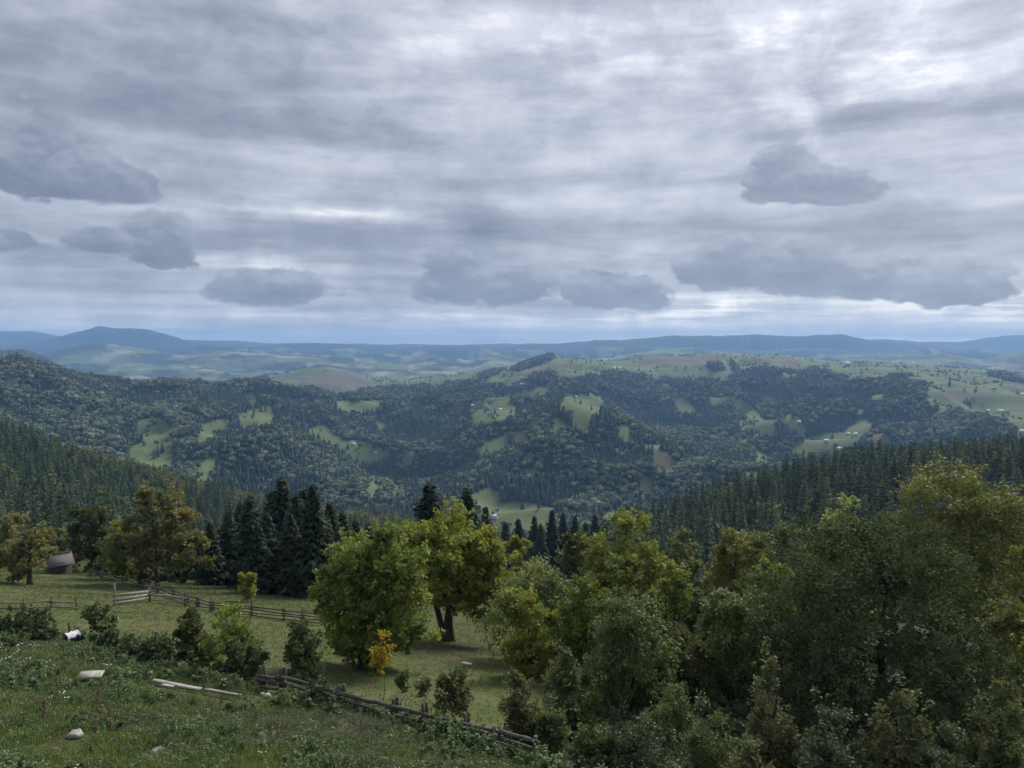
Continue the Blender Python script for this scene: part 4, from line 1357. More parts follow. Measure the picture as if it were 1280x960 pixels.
def far_woods():
    allp = []
    for (y0, y1, s) in ((960, 2000, 8.6), (2000, 3000, 9.6), (3000, 5600, 11.5)):
        X, Y = grid(-y1 * .74, y1 * .74, y0, y1, s)
        m = np.abs(X / Y) < .73
        X, Y = X[m], Y[m]
        Zg = np.concatenate([H(a, b) for a, b in zip(np.array_split(X, 8), np.array_split(Y, 8))])
        w, b = cover(X, Y, Zg)
        sp = fbm(X, Y, 240, 3)
        # single trees and hedges on the pastures
        stray = (w < .5) & (rng.rand(len(X)) < np.where(sp > .26, .12, .016) * (b < .5))
        keep = (w > .5) & (rng.rand(len(X)) < .90) | stray
        allp.append(np.stack([X, Y, Zg, stray], 1)[keep])
    A = np.vstack(allp)
    X, Y, Zg, stray = A.T
    # leave out what stands behind a crest
    vis = np.ones(len(X), bool)
    for f in (.94, .88, .80, .70, .60, .5, .4, .3):
        hz = np.concatenate([H(a, b) for a, b in zip(np.array_split(X * f, 8), np.array_split(Y * f, 8))])
        wood_h = np.where(Y * f > 950, 4, 14)
        vis &= hz + wood_h < (Zg + 24) * f + 2
    X, Y, Zg, stray = X[vis], Y[vis], Zg[vis], stray[vis] > .5
    px, py = project(X, Y, Zg)
    n = len(X)
    bln = .9 * (ridge(X, Y) - .66) + fbm(X, Y, 330, 4) * .5 + .55 * fbm(X + 77, Y, 70, 3) + .20 * rng.normal(size=n)
    zone = np.where(inpoly(px, py, [(690, 545), (800, 520), (960, 556), (990, 600), (820, 640), (700, 640)]), .34, 0) + np.where((px < 150) & (py < 600), .14, 0) + np.where((px > 1080) & (py > 500), .12, 0)
    isbl = bln + zone > np.where(stray, .1, .12)
    h = np.where(isbl, 9 + 8 * rng.rand(n), 12 + 12 * rng.rand(n)) * (1 + .25 * fbm(X, Y, 150, 2)) * np.where(stray, .8, 1)
    for kind, protos, nm, lab in ((False, FARCON, 'conifer_forest', 'dark conifer forest covering the hills across the valley'), (True, FARBL, 'broadleaf_forest', 'paler broadleaf woods and hedges on the hills across the valley')):
        m = isbl == kind
        k = m.sum()
        w = h[m] * ((1.05 + .6 * rng.rand(k)) if kind else (1.1 + .5 * rng.rand(k)))
        scatter(nm, np.stack([X[m], Y[m], Zg[m] - .3], 1), rng.rand(k) * 6.28, np.stack([w, w, h[m]], 1), rng.randint(0, len(protos), k), protos, lab, 'forest')
        print(nm, k)


far_woods()


def undergrowth():
    """shade plants under the thicket"""
    X, Y = grid(-2, 60, 29, 80, .8)
    Zg = H(X, Y)
    px, py = project(X, Y, Zg)
    m = (px > np.interp(py, [690, 760, 830, 960], [740, 660, 720, 730])) & (px < 1340) & (py < 1060)
    X, Y, Zg = X[m], Y[m], Zg[m]
    n = len(X)
    pr = []
    for i in range(3):
        rg = np.random.RandomState(400 + i)
        P, (C, Tn, Nn, L, W, tt) = crown(rg, [(0, 0, .45, .55, .55, .5), (.3, .2, .35, .4, .4, .4)], 520, .13, .3, shell=.3, per=10, zmin=.02)
        pr.append(hidden(leaves_mesh('undergrowth_clump', C, Tn, Nn, L, W, tt, M['bush'])))
    scatter('undergrowth', np.stack([X, Y, Zg], 1), rng.rand(n) * 6.28, (.45 + .8 * rng.rand(n)) * np.interp(Y, [28, 40], [.7, 1.2]), rng.randint(0, 3, n), pr, 'dark leafy undergrowth beneath the thicket trees', 'undergrowth')


undergrowth()

# ------------------------------------------------------------------ fences
def log_mesh(name, p0, p1, r, mat, rng, n=7, seg=5, flat=1.0):
    b = MB()
    t = np.linspace(0, 1, seg)[:, None]
    p0, p1 = np.array(p0, float), np.array(p1, float)
    P = p0 * (1 - t) + p1 * t + rng.normal(size=(seg, 3)) * np.array([.015, .015, .018]) * min(1.0, np.linalg.norm(p1 - p0) / 3)
    b.tube(P, np.linspace(r * 1.12, r * .85, seg) * (1 + .10 * rng.normal(size=seg)), n, jitter=.14, rng=rng)
    return b.mesh(name, M[mat], True)


def fence(label, pts, rails, height, seed, group, mat='wood_grey', rad=.065, post_h=None, tall={}, zig=0.0, pmat=None, flatboards=False, fork=False):
    """posts stand where the given picture points meet the ground; rails run from post to post"""
    rng = np.random.RandomState(seed)
    G = [hit(*p) for p in pts]
    base = G[0]
    t = thing('rail_fence', label, 'fence', base, 0, group)
    for i, g in enumerate(G):
        q = g - base
        ph = tall.get(i, (post_h or height * 1.12) * (1 + .06 * rng.normal()))
        lean = rng.normal(size=2) * .05
        for dxy in ((0.0, .0), (.16, .10))[:2 if fork else 1]:
            a = np.array([q.x + dxy[0], q.y + .10 + dxy[1], q.z - .3])
            obj('post', log_mesh('post', a, a + np.array([lean[0], lean[1], ph + .3]), rad * 1.15, pmat or mat, rng, 6, 4), t)
    for i in range(len(G) - 1):
        a, b = G[i] - base, G[i + 1] - base
        d = (b - a).normalized()
        # follow the ground between the posts
        for k in range(rails):
            zf = height * (k + .75) / rails
            a2, b2 = a - d * .22, b + d * .22
            j = rng.normal(size=2) * .05
            off = zig * (1 if (i + k) % 2 else -1)
            pa = np.array([a2.x, a2.y - .05 + off, a2.z + zf + j[0]])
            pb = np.array([b2.x, b2.y - .05 - off, b2.z + zf + j[1]])
            if flatboards:
                bb = MB()
                mid = (pa + pb) / 2
                L = np.linalg.norm(pb - pa)
                rz = math.atan2(pb[1] - pa[1], pb[0] - pa[0])
                ry = -math.asin((pb[2] - pa[2]) / L)
                bb.box(mid, (L, .03, .24 * (1 + .1 * rng.normal())), rz=rz, ry=ry)
                obj('board', bb.mesh('board', M[mat]), t)
            else:
                obj('rail', log_mesh('rail', pa, pb, rad * (1 + .12 * rng.normal()), mat, rng), t)
    return t


FG = 'rail fences of the meadow'
fence('weathered log fence running below the bank in front of the maple', [(326, 864), (351, 868), (424, 888), (489, 907), (530, 916), (578, 928)], 3, .95, 1, FG, rad=.08, post_h=1.1, tall={1: 1.3}, fork=True)
fence('four-log end of the weathered fence running into the hazel bush', [(578, 930), (622, 944), (668, 959)], 4, 1.0, 2, FG, rad=.085, post_h=1.05)
fence('two-rail fence ending near the leaning yellow-brown tree', [(-22, 766), (30, 765), (62, 763), (95, 762)], 2, .85, 3, FG, rad=.06, post_h=1.15)
fence('pale board panel with one tall pale post', [(143, 758), (186, 752)], 3, 1.15, 4, FG, mat='wood_mid', post_h=1.3, tall={0: 2.2, 1: 1.35}, flatboards=True, pmat='wood_mid', rad=.07)
fence('rail fence with a bleached top rail joining the pale board panel', [(187, 752), (231, 758)], 2, .95, 5, FG, mat='wood_mid', pmat='wood_grey', rad=.07, post_h=1.4)
fence('old zigzag rail fence behind the pale board panel', [(112, 721), (126, 723), (153, 729), (178, 736), (196, 742), (216, 748), (232, 754), (246, 759), (264, 764)], 3, .95, 6, FG, zig=.12, post_h=1.15, rad=.07, fork=True)
fence('four-rail fence along the meadow below the spruces', [(264, 765), (314, 771), (355, 776), (378, 779), (402, 782)], 4, 1.05, 7, FG, post_h=1.25, tall={1: 1.9}, rad=.06)
fence('thin wire-post fence at the foot of the spruces', [(238, 741), (247, 741), (258, 741), (269, 741)], 1, .9, 8, FG, rad=.028, post_h=1.1)

# ------------------------------------------------------------------ plank hut
def planks_mat():
    m, N = new_mat('hut_planks')
    co = N.add('ShaderNodeTexCoord').outputs['Object']
    wv = N.add('ShaderNodeTexWave', bands_direction='X')
    N.put(wv.inputs[0], co)
    wv.inputs['Scale'].default_value = 1.6
    wv.inputs['Distortion'].default_value = 1.0
    n = N.noise(co, 3, 5)
    c = N.mix(n, (.045, .042, .036), (.115, .108, .095))
    c = N.mix(N.smooth(wv.outputs[1], .12, .0), c, (.03, .028, .025))
    p = N.add('ShaderNodeBsdfPrincipled')
    N.put(p.inputs['Base Color'], c)
    p.inputs['Roughness'].default_value = .9
    out = N.add('ShaderNodeOutputMaterial')
    N.put(out.inputs[0], p.outputs[0])
    return m


M['hut'] = planks_mat()
M['hut_roof'] = rough_mat('hut_roof', (.085, .076, .072), (.155, .142, .138), 3, stretch=(6, 1, 1))
M['house_wall'] = rough_mat('house_wall', (.62, .62, .60), (.80, .80, .78), 1, bump=0)
M['house_roof'] = rough_mat('house_roof', (.40, .41, .42), (.62, .63, .64), 1, bump=0)
M['roof_dark'] = rough_mat('roof_dark', (.16, .11, .09), (.24, .17, .14), 1, bump=0)
M['barrel'] = rough_mat('barrel', (.012, .016, .028), (.025, .030, .045), 4, rough=.45, bump=0)
M['sheet'] = rough_mat('sheet', (.55, .56, .56), (.72, .72, .71), 6, bump=.2)


def gable(name, label, cat, loc, rz, L, W, hw, hr, wall, roof, over=.35, group=None, wname='wall', detail=False):
    t = thing(name, label, cat, loc, rz, group)
    b = MB()
    x, y = L / 2, W / 2
    V = [(-x, -y, -.8), (x, -y, -.8), (x, y, -.8), (-x, y, -.8), (-x, -y, hw), (x, -y, hw), (x, y, hw), (-x, y, hw), (-x, 0, hr - .06), (x, 0, hr - .06)]
    b.add(V, Q=[(0, 1, 5, 4), (1, 2, 6, 5), (2, 3, 7, 6), (3, 0, 4, 7)], T=[(5, 6, 9), (7, 4, 8)])
    obj(wname, b.mesh(wname, M[wall]), t)
    sl = (hr - hw) / y
    for s in (-1, 1):
        r = MB()
        X, Yo = x + over, y + over
        zo = hw - over * sl
        V = [(-X, s * Yo, zo), (X, s * Yo, zo), (X, 0, hr), (-X, 0, hr)]
        V += [(a, c, d + .10) for a, c, d in V]
        r.add(V, Q=[(0, 1, 2, 3), (4, 7, 6, 5), (0, 4, 5, 1), (1, 5, 6, 2), (2, 6, 7, 3), (3, 7, 4, 0)])
        ro = obj('roof', r.mesh('roof', M[roof]), t)
    if detail:
        d = MB()
        d.box((x * .25, -y - .03, .75), (.8, .06, 1.5))
        obj('door', d.mesh('door', M['wood_grey']), t)
        r = MB()
        r.box((0, 0, hr + .13), (2 * (x + over), .22, .07))
        obj('ridge_board', r.mesh('ridge_board', M['wood_grey']), t)
    return t


g = hit(69, 718)
gable('plank_hut', 'small grey plank hut with a weathered gable roof beside a spruce', 'hut', (g.x - .5, g.y + 1.5, g.z), R(44), 3.0, 2.5, 1.35, 2.5, 'hut', 'hut_roof', detail=True)

HOUSES = [  # column, row of the foot, size, label
    (618, 648, 9, 'white house on the valley floor above the yellow-green trees', 900, 'house_roof'),
    (697, 650, 7, 'small pale house on the valley floor behind the spruce row', 900, 'house_roof'),
    (1048, 563, 11, 'bright white house low in the sunlit valley meadow', 1500, 'house_roof'),
    (1033, 552, 9, 'pale house in the middle of the sunlit valley meadow', 1500, 'house_roof'),
    (1060, 543, 8, 'left one of two pale roofs high in the sunlit valley meadow', 1500, 'house_roof'),
    (1069, 544, 10, 'grey-green roofed house high in the sunlit valley meadow', 1500, 'house_roof'),
    (1251, 515, 12, 'pale-roofed farmhouse beside two barns at the pasture edge', 2000, 'house_roof'),
    (1245, 516, 9, 'low barn between farmhouse and hut at the pasture edge', 2000, 'roof_dark'),
    (1235, 514, 9, 'small pale hut left of the farm at the pasture edge', 2000, 'house_roof'),
    (1278, 540, 9, 'white hut on the pasture right of the wooded hill', 1800, 'house_roof'),
    (1277, 494, 12, 'long pale roof on the pasture right of the farm', 2000, 'house_roof'),
    (1059, 456, 24, 'white farm on the skyline pasture', 3000, 'house_roof'),
    (1142, 455, 22, 'white building on the far pasture beyond the skyline farm', 4700, 'house_roof'),
    (767, 461, 14, 'left one of two white huts on the open grassy ridge', 3000, 'house_roof'),
    (774, 461, 15, 'right one of two white huts on the open grassy ridge', 3000, 'house_roof'),
    (652, 482, 13, 'white house at the left end of the hilltop hamlet', 2400, 'house_roof'),
    (691, 478, 15, 'long white house in the hilltop hamlet', 2400, 'house_roof'),
    (607, 508, 10, 'dark-roofed house in the hamlet meadow', 2000, 'roof_dark'),
    (591, 508, 9, 'pale house at the edge of the hamlet meadow', 2000, 'house_roof'),
    (625, 513, 9, 'pale hut in the lower hamlet meadow', 2000, 'house_roof'),
    (442, 556, 8, 'pale house in the narrow meadow of the side valley', 1400, 'house_roof'),
    (470, 567, 7, 'small house at the lower end of the narrow side-valley meadow', 1400, 'house_roof'),
    (720, 497, 8, 'small pale hut on the top clearing of the wooded spur', 1600, 'house_roof'),
    (999, 528, 9, 'pale hut above the sunlit valley meadow', 1900, 'house_roof'),
]
for i, (px, py, s, lab, dmin, roof) in enumerate(HOUSES):
    g = hit(px, py, dmin)
    gable('house', lab, 'house', g, R((i * 47) % 70 - 35), s * 1.25, s * .85, s * .36, s * .72, 'house_wall', roof, over=.5, group='houses scattered on the far hills')

# lone trees on the pastures
for i, (px, y0, y1, dm, lab) in enumerate(((1187, 468, 482, 2600, 'lone dark columnar tree on the open pasture'), (203, 549, 566, 1000, 'big lone spruce in the left clearing'), (193, 563, 574, 1000, 'smaller spruce left of the lone spruce in the clearing'),
                                            (197, 554, 561, 1000, 'small spruce above the lone spruce in the clearing'), (332, 505, 514, 1500, 'right one of two small spruces in the upper left clearing'), (326, 506, 514, 1500, 'left one of two small spruces in the upper left clearing'))):
    g = hit(px, y1, dm)
    hh = (y1 - y0) * g.y / F
    t = thing('spruce_tree', lab, 'tree', g, i, None, (hh * (.85 if i == 0 else 1.2),) * 2 + (hh,))
    obj('trunk', MIDSPR[i % 4][0], t)
    obj('crown', MIDSPR[i % 4][1], t)


# ------------------------------------------------------------------ things lying on the bank
LYING = []          # spots that stay free of tall growth


def plank(label, p0, p1, w, th, mat, name='plank', roll=0.0, cut=0.0):
    a, b = hit(*p0), hit(*p1)
    d = b - a
    L = d.length
    bb = MB()
    n = 7
    rg = np.random.RandomState(int(p0[0]))
    for i in range(n):
        x = L * i / (n - 1)
        wv = w / 2 * (1 + .05 * rg.normal())
        if i == n - 1:
            wv *= 1 - cut
        sag = .010 * math.sin(i * 1.1)
        bb.add([(x, -wv, sag), (x, wv, sag), (x, wv, sag + th), (x, -wv, sag + th)])
    Q = []
    for i in range(n - 1):
        o = 4 * i
        for j in range(4):
            Q.append((o + j, o + (j + 1) % 4, o + 4 + (j + 1) % 4, o + 4 + j))
    Q += [(3, 2, 1, 0), (4 * n - 4, 4 * n - 3, 4 * n - 2, 4 * n - 1)]
    bb.q.append(np.array(Q))
    o = obj(name, bb.mesh(name, M[mat]))
    o.location = a + Vector((0, 0, .20))
    o.rotation_euler = (roll, -math.asin(d.z / L), math.atan2(d.y, d.x))
    tag(o, label, 'plank')
    for q in np.linspace(0, 1, 9):
        LYING.append(a + d * q)
    return o


M['plank'] = rough_mat('bleached_plank', (.24, .23, .205), (.42, .41, .375), 4, stretch=(.3, 4, 4), bump=.15)
plank('long bleached plank lying in the weeds above the bank edge', (191, 856), (251, 868), .22, .05, 'plank', roll=.12)
plank('shorter broken grey plank lying in line with the long one', (256, 868), (302, 876), .19, .06, 'wood_mid', roll=-.1, cut=.5)
plank('short pale board end in the grass below the long plank', (202, 862), (217, 864), .16, .04, 'wood_pale')
plank('short pale log in the leaf litter right of the forked trunk', (577, 834), (589, 836), .20, .12, 'wood_pale')

g = hit(114, 850)
b = MB()
b.box((0, 0, 0), (1.05, .95, .05))
for x in (-.35, .35):
    b.box((x, 0, -.045), (.09, .93, .04))
o = obj('square_board', b.mesh('square_board', rough_mat('board_face', (.26, .26, .22), (.42, .41, .35), 3, bump=.1)))
o.location = g + Vector((0, 0, .28))
LYING += [g + Vector((x, y, 0)) for x in (-.5, 0, .5) for y in (-.4, 0, .4)]
o.rotation_euler = (R(-4), R(5), R(18))
tag(o, 'square pale wooden board lying flat in the weeds', 'board')


def rock(name, label, p, sx, sy, sz, seed, mat='stone', sink=.3):
    rg = np.random.RandomState(seed)
    b = MB()
    nu, nv = 12, 8
    V = [(0, 0, 1.0)]
    for j in range(1, nv):
        for i in range(nu):
            th, la = i * 2 * math.pi / nu, math.pi * j / nv
            V.append((math.sin(la) * math.cos(th), math.sin(la) * math.sin(th), math.cos(la)))
    V.append((0, 0, -1.0))
    V = np.array(V)
    for _ in range(7):      # cut flat facets
        n = unit(rg.normal(size=3))
        d = V @ n
        lim = .62 + .25 * rg.rand()
        V = V - np.outer(np.maximum(d - lim, 0), n) * .85
    V = V * (1 + .05 * rg.normal(size=(len(V), 1))) * np.array([sx, sy, sz])
    Q = [(1 + j * nu + i, 1 + (j + 1) * nu + i, 1 + (j + 1) * nu + (i + 1) % nu, 1 + j * nu + (i + 1) % nu) for j in range(nv - 2) for i in range(nu)]
    T = [(0, 1 + i, 1 + (i + 1) % nu) for i in range(nu)] + [(len(V) - 1, 1 + (nv - 2) * nu + (i + 1) % nu, 1 + (nv - 2) * nu + i) for i in range(nu)]
    b.add(V, Q, T)
    o = obj(name, b.mesh(name, M[mat]))
    o.location = hit(*p) + Vector((0, 0, sz * (1 - sink)))
    LYING.append(hit(*p))
    o.rotation_euler = (0, R(-8), seed)
    tag(o, label, 'stone', 'stones in the grass')
    return o


rock('stone', 'large pale boulder in the grass beside dark weeds', (94, 922), .30, .22, .17, 0)
rock('stone', 'flat grey stone half hidden in grass right of the boulder', (196, 940), .36, .26, .09, 5, 'stone_grey', .55)
rock('stone', 'small white stone at the foot of the round dark bush', (334, 873), .22, .16, .14, 7)
rock('stone', 'smallest white stone beside the fence corner post', (328, 870), .13, .11, .10, 8)
rock('stone', 'white stone in the matted weeds below the fence', (416, 912), .10, .08, .07, 9, 'stone_grey')

# dark drum with a pale sheet over it, stake behind
g = hit(84, 812)
t = thing('drum', 'dark blue drum with a pale sheet thrown over it in the weeds', 'drum', g + Vector((0, 0, .1)), R(-30))
b = MB()
prof = [(.0, .0), (.27, .0), (.29, .03), (.28, .08), (.30, .28), (.315, .30), (.30, .32), (.30, .56), (.315, .58), (.30, .60), (.28, .82), (.29, .86), (.27, .89), (.0, .88)]
nn = 16
V = [(r * math.cos(k * 2 * math.pi / nn), z, r * math.sin(k * 2 * math.pi / nn) + .45) for r, z in prof for k in range(nn)]
b.add(V, Q=[(i * nn + k, i * nn + (k + 1) % nn, (i + 1) * nn + (k + 1) % nn, (i + 1) * nn + k) for i in range(len(prof) - 1) for k in range(nn)])
obj('body', b.mesh('drum_body', M['barrel'], True), t)
b = MB()
nu, nv = 10, 8
rg = np.random.RandomState(3)
V = []
for j in range(nv):
    for i in range(nu):
        a = math.pi * (.12 + .95 * i / (nu - 1))
        r = .34 + .05 * rg.rand() + (.14 if i == nu - 1 else 0)
        V.append((r * math.cos(a) - .08, -.05 + .75 * j / (nv - 1), .45 + r * math.sin(a) * 1.05 + .02 * math.sin(j * 2)))
V2 = [(x, y, z - .02) for x, y, z in V]
Q = [(j * nu + i, j * nu + i + 1, (j + 1) * nu + i + 1, (j + 1) * nu + i) for j in range(nv - 1) for i in range(nu - 1)]
b.add(V + V2, Q=Q + [tuple(q + nu * nv for q in f[::-1]) for f in Q])
sh = obj('sheet', b.mesh('drum_sheet', M['sheet'], True), t)
sh['label'] = 'pale crumpled sheet'
g2 = hit(88, 800)
rg = np.random.RandomState(4)
o = obj('stake', log_mesh('stake', (0, 0, -.3), (-.08, 0, 1.15), .05, 'bark', rg))
o.location = g2
tag(o, 'single dark stake standing behind the dark drum', 'stake')


# ------------------------------------------------------------------ grass, weeds, flowers
def tuft(seed, n, h, spread, w, mat, lean=.5, seg=2):
    rg = np.random.RandomState(seed)
    b = MB()
    for i in range(n):
        a, rr = rg.rand() * 6.283, spread * math.sqrt(rg.rand())
        p = np.array([rr * math.cos(a), rr * math.sin(a), -.02])
        d = np.array([math.cos(a + rg.normal()), math.sin(a + rg.normal()), 0]) * lean * rg.rand()
        hh = h * (.55 + .6 * rg.rand())
        s = unit(np.array([-d[1] + .01, d[0], 0.02 * rg.normal()]))
        m = p + np.array([0, 0, hh * .6]) + d * hh * .35
        e = p + np.array([0, 0, hh * (1 - .35 * np.linalg.norm(d))]) + d * hh
        ww = w * (.7 + .6 * rg.rand())
        b.add([p - s * ww, p + s * ww, m + s * ww * .8, m - s * ww * .8, e], Q=[(0, 1, 2, 3)], T=[(3, 2, 4)], tint=np.clip(.4 + .28 * rg.normal(), 0, 1))
    return hidden(b.mesh('tuft', M[mat], tint=True))


def weed(seed, h, n, mat, leaf, stems=4):
    rg = np.random.RandomState(seed)
    b = MB()
    C, Tn, Nn, L, tt = [], [], [], [], []
    for s in range(stems):
        a = rg.rand() * 6.283
        tip = np.array([math.cos(a), math.sin(a), 0]) * .28 * h * rg.rand() + np.array([0, 0, h * (.65 + .4 * rg.rand())])
        st = np.array([math.cos(a), math.sin(a), 0]) * .05
        b.tube([st + [0, 0, -.05], (st + tip) / 2 + rg.normal(size=3) * .02, tip], [.008, .006, .003], 4, caps=False)
        for i in range(n):
            f = .15 + .85 * rg.rand()
            d = unit(rg.normal(size=3) * [1, 1, .4])
            C.append(st * (1 - f) + tip * f)
            Tn.append(unit(d + [0, 0, .15]))
            Nn.append(np.array([0, 0, 1.0]) + .4 * rg.normal(size=3))
            L.append(leaf * (.6 + .7 * rg.rand()) * (1.15 - .6 * f))
            tt.append(np.clip(.45 + .25 * rg.normal(), 0, 1))
    V = leaf_arrays(np.array(C), np.array(Tn), unit(np.array(Nn)), np.array(L), np.array(L) * .3)
    b.add(V.reshape(-1, 3), Q=np.arange(4 * len(V)).reshape(-1, 4), tint=np.repeat(tt, 4))
    return hidden(b.mesh('weed', M[mat], tint=True))


def tangle(seed, mat, h=.32, n=70, leaf=.085):
    rg = np.random.RandomState(seed)
    a, r = rg.rand(n) * 6.283, .32 * np.sqrt(rg.rand(n))
    C = np.stack([r * np.cos(a), r * np.sin(a), h * rg.rand(n) ** .7 * (1 - .8 * r)], 1)
    Tn = unit(rg.normal(size=(n, 3)) + np.array([0, 0, .35]))
    L = leaf * (.5 + .9 * rg.rand(n))
    b = MB()
    V = leaf_arrays(C, Tn, unit(rg.normal(size=(n, 3)) + np.array([0, 0, 1.0])), L, L * .24)
    b.add(V.reshape(-1, 3), Q=np.arange(4 * n).reshape(-1, 4), tint=np.repeat(np.clip(.42 + .3 * rg.normal(size=n), 0, 1), 4))
    return hidden(b.mesh('tangle', M[mat], tint=True))


def flowerhead(seed):
    rg = np.random.RandomState(seed)
    b = MB()
    for i in range(3 + seed % 4):
        c = np.array([rg.normal() * .10, rg.normal() * .10, .40 + .12 * rg.rand()])
        r = .022 + .020 * rg.rand()
        k = 6
        V = [(c[0] + r * math.cos(q * 2 * math.pi / k), c[1] + r * math.sin(q * 2 * math.pi / k), c[2] + .006 * (q % 2)) for q in range(k)] + [(c[0], c[1], c[2] + .012)]
        b.add(V, T=[(q, (q + 1) % k, k) for q in range(k)], tint=.4 + .4 * rg.rand())
    return hidden(b.mesh('flowerhead', M['flower'], tint=True))


def grow():
    # rough bank
    X, Y = grid(-46, 16, 20, 66, .185)
    Zg = H(X, Y)
    px, py = project(X, Y, Zg)
    m = (px > -40) & (px < 900) & (py < 1010) & (roughness(X, Y, Zg) > .5)
    X, Y, Zg, px, py = X[m], Y[m], Zg[m], px[m], py[m]
    clr = np.full(len(X), 9.0)
    for q in LYING:     # the growth is trodden flat around what lies there
        clr = np.minimum(clr, np.hypot(X - q.x, (Y - q.y + .5) * .62))
    m = clr > .30
    X, Y, Zg, px, py, clr = X[m], Y[m], Zg[m], px[m], py[m], clr[m]
    n = len(X)
    pat = fbm(X, Y, 4.5, 3)
    dryz = np.exp(-((px - 430) / 130) ** 2 - ((py - 915) / 36) ** 2) * 1.1 + .45 * fbm(X + 60, Y, 3.0, 3) + np.where(py < 850, .1, 0)
    u = rng.rand(n)
    kind = np.where(u < .62, rng.randint(0, 3, n), 3 + rng.randint(0, 2, n))
    kind = np.where((dryz + .9 * (u - .5) > .55), 5 + rng.randint(0, 2, n), np.where(kind > 2, rng.randint(0, 3, n), kind))
    protos = [tuft(1, 26, .30, .16, .010, 'grass'), tuft(2, 24, .24, .18, .012, 'grass', .8), tuft(3, 30, .20, .16, .010, 'grass', .9), tuft(4, 20, .30, .16, .012, 'grass'), tuft(5, 20, .3, .16, .012, 'grass'),
              tuft(6, 22, .34, .18, .009, 'dry', 1.1), tuft(7, 24, .28, .20, .010, 'dry', 1.3)]
    s = (.75 + .6 * rng.rand(n)) * (1 + .9 * np.clip(pat, -.6, 1)) * np.where((py > 930) & (px < 130), .6, 1) * np.interp(clr, [.3, 1.0], [.35, 1])
    # pick order of joined instances is the reverse of their linking; the lists here do not depend on it for grass, only for dry tufts
    scatter('bank_grass', np.stack([X, Y, Zg], 1)[kind < 5], rng.rand((kind < 5).sum()) * 6.28, s[kind < 5], kind[kind < 5], protos[:5], 'long uneven green grass on the near bank', 'grass')
    k = kind >= 5
    scatter('dry_grass', np.stack([X, Y, Zg], 1)[k], rng.rand(k.sum()) * 6.28, s[k], kind[k] - 5, protos[5:], 'matted pale dry grass and stems on the near bank', 'grass')
    # low tangle of leaves all over the bank
    tz = fbm(X - 15, Y + 44, 3.2, 3)
    k = (rng.rand(n) < np.clip(.34 + .5 * tz, .05, .6) * np.where((py > 925) & (px < 110), .35, 1)) & (clr > .5)
    nk = k.sum()
    scatter('bank_tangle', np.stack([X, Y, Zg], 1)[k], rng.rand(nk) * 6.28, (.55 + .7 * rng.rand(nk)) * (1 + .7 * np.clip(tz[k], -.5, 1)), rng.randint(0, 4, nk), [tangle(61, 'weed'), tangle(62, 'weed', .42, 80, .07), tangle(63, 'weed', .3, 70, .08), tangle(64, 'dry', .38, 60, .10)], 'low tangle of weeds and seed heads over the near bank', 'weeds')
    # weeds in patches
    wz = fbm(X + 30, Y - 80, 6.0, 3) + .35 * np.exp(-((py - np.interp(px, RGX, RGY) - 12) / 14) ** 2)
    k = (rng.rand(n) < np.clip(.04 + (wz - .0) * .8, .012, .30)) & (clr > .95)
    nk = k.sum()
    scatter('bank_weeds', np.stack([X, Y, Zg], 1)[k], rng.rand(nk) * 6.28, (.6 + 1.0 * rng.rand(nk)) * (1 + .6 * np.clip(wz[k], 0, 1)), rng.randint(0, 3, nk), [weed(11, .45, 16, 'weed', .13), weed(12, .60, 20, 'weed', .11), weed(13, .35, 18, 'weed', .16)], 'patches of leafy weeds and nettles on the near bank', 'weeds')
    rz_ = np.exp(-((px - 268) / 22) ** 2 - ((py - 865) / 20) ** 2) + np.exp(-((px - 112) / 20) ** 2 - ((py - 925) / 18) ** 2) + .35 * np.clip(fbm(X - 70, Y + 20, 5, 2), 0, 1)
    k = (rng.rand(n) < rz_ * .10) & (clr > .8)
    nk = k.sum()
    scatter('russet_weeds', np.stack([X, Y, Zg], 1)[k], rng.rand(nk) * 6.28, .8 + .7 * rng.rand(nk), rng.randint(0, 2, nk), [weed(21, .6, 22, 'russet', .08, 5), weed(22, .5, 20, 'russet', .09, 5)], 'withered russet weed stalks among the grass', 'weeds')
    fz = fbm(X + 11, Y + 7, 2.6, 2) + .5 * np.exp(-((px - 40) / 50) ** 2 - ((py - 835) / 18) ** 2) + .3 * np.exp(-((px - 90) / 50) ** 2 - ((py - 895) / 16) ** 2)
    k = (fz > .42) & (rng.rand(n) < .05)
    nk = k.sum()
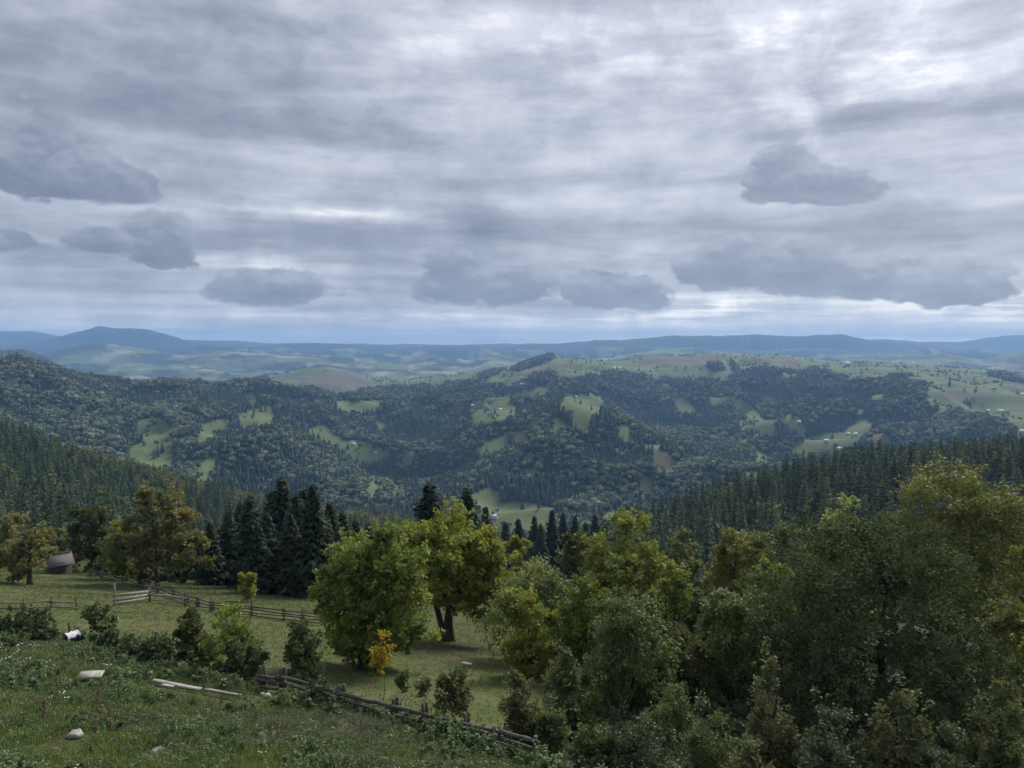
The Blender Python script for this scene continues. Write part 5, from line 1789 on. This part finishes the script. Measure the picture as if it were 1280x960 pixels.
    scatter('white_flowers', np.stack([X, Y, Zg], 1)[k], rng.rand(nk) * 6.28, .7 + .6 * rng.rand(nk), rng.randint(0, 4, nk), [flowerhead(i) for i in range(4)], 'small white wild flowers dotted over the near bank', 'flowers')
    print('bank', n)
    # mown meadow
    X, Y = grid(-130, 30, 34, 180, .46)
    Zg = H(X, Y)
    px, py = project(X, Y, Zg)
    m = (px > -30) & (px < 740) & (py < 980) & (roughness(X, Y, Zg) < .5) & (Y < np.interp(px, [0, 60, 200, 300, 420, 740], [200, 190, 150, 125, 120, 110])) & (rng.rand(len(X)) < 1 - .75 * litter(X, Y))
    X, Y, Zg = X[m], Y[m], Zg[m]
    n = len(X)
    s = (.6 + .6 * rng.rand(n)) * (1 + .6 * np.clip(fbm(X, Y, 9, 3), -.6, 1.2))
    scatter('meadow_grass', np.stack([X, Y, Zg], 1), rng.rand(n) * 6.28, s, rng.randint(0, 3, n), [tuft(31, 20, .13, .30, .012, 'meadowgrass', .9), tuft(32, 22, .10, .32, .014, 'meadowgrass', 1.0), tuft(33, 18, .17, .28, .011, 'meadowgrass', .8)], 'short grazed grass of the fenced meadow', 'grass')
    print('meadow', n)


grow()

# ------------------------------------------------------------------ air
def make_haze():
    b = MB()
    lo, hi = ZLO - 1.0, max(ZHI, 60) + 30
    b.box((0, -2500, (lo + hi) / 2), (46600, 41600, hi - lo))
    m = bpy.data.materials.new('haze')
    m.use_nodes = True
    m.node_tree.nodes.clear()
    N = NT(m.node_tree)
    v = N.add('ShaderNodeVolumePrincipled')
    v.inputs['Color'].default_value = HAZE_COLOR
    v.inputs['Density'].default_value = HAZE_DENSITY
    v.inputs['Anisotropy'].default_value = 0.1
    out = N.add('ShaderNodeOutputMaterial')
    N.put(out.inputs['Volume'], v.outputs[0])
    o = obj('haze', b.mesh('haze', m))
    tag(o, 'pale blue haze filling the valleys and distance', 'haze', kind='stuff')


HAZE_COLOR = (.33, .58, 1.0, 1)
HAZE_DENSITY = 6.8e-5
make_haze()
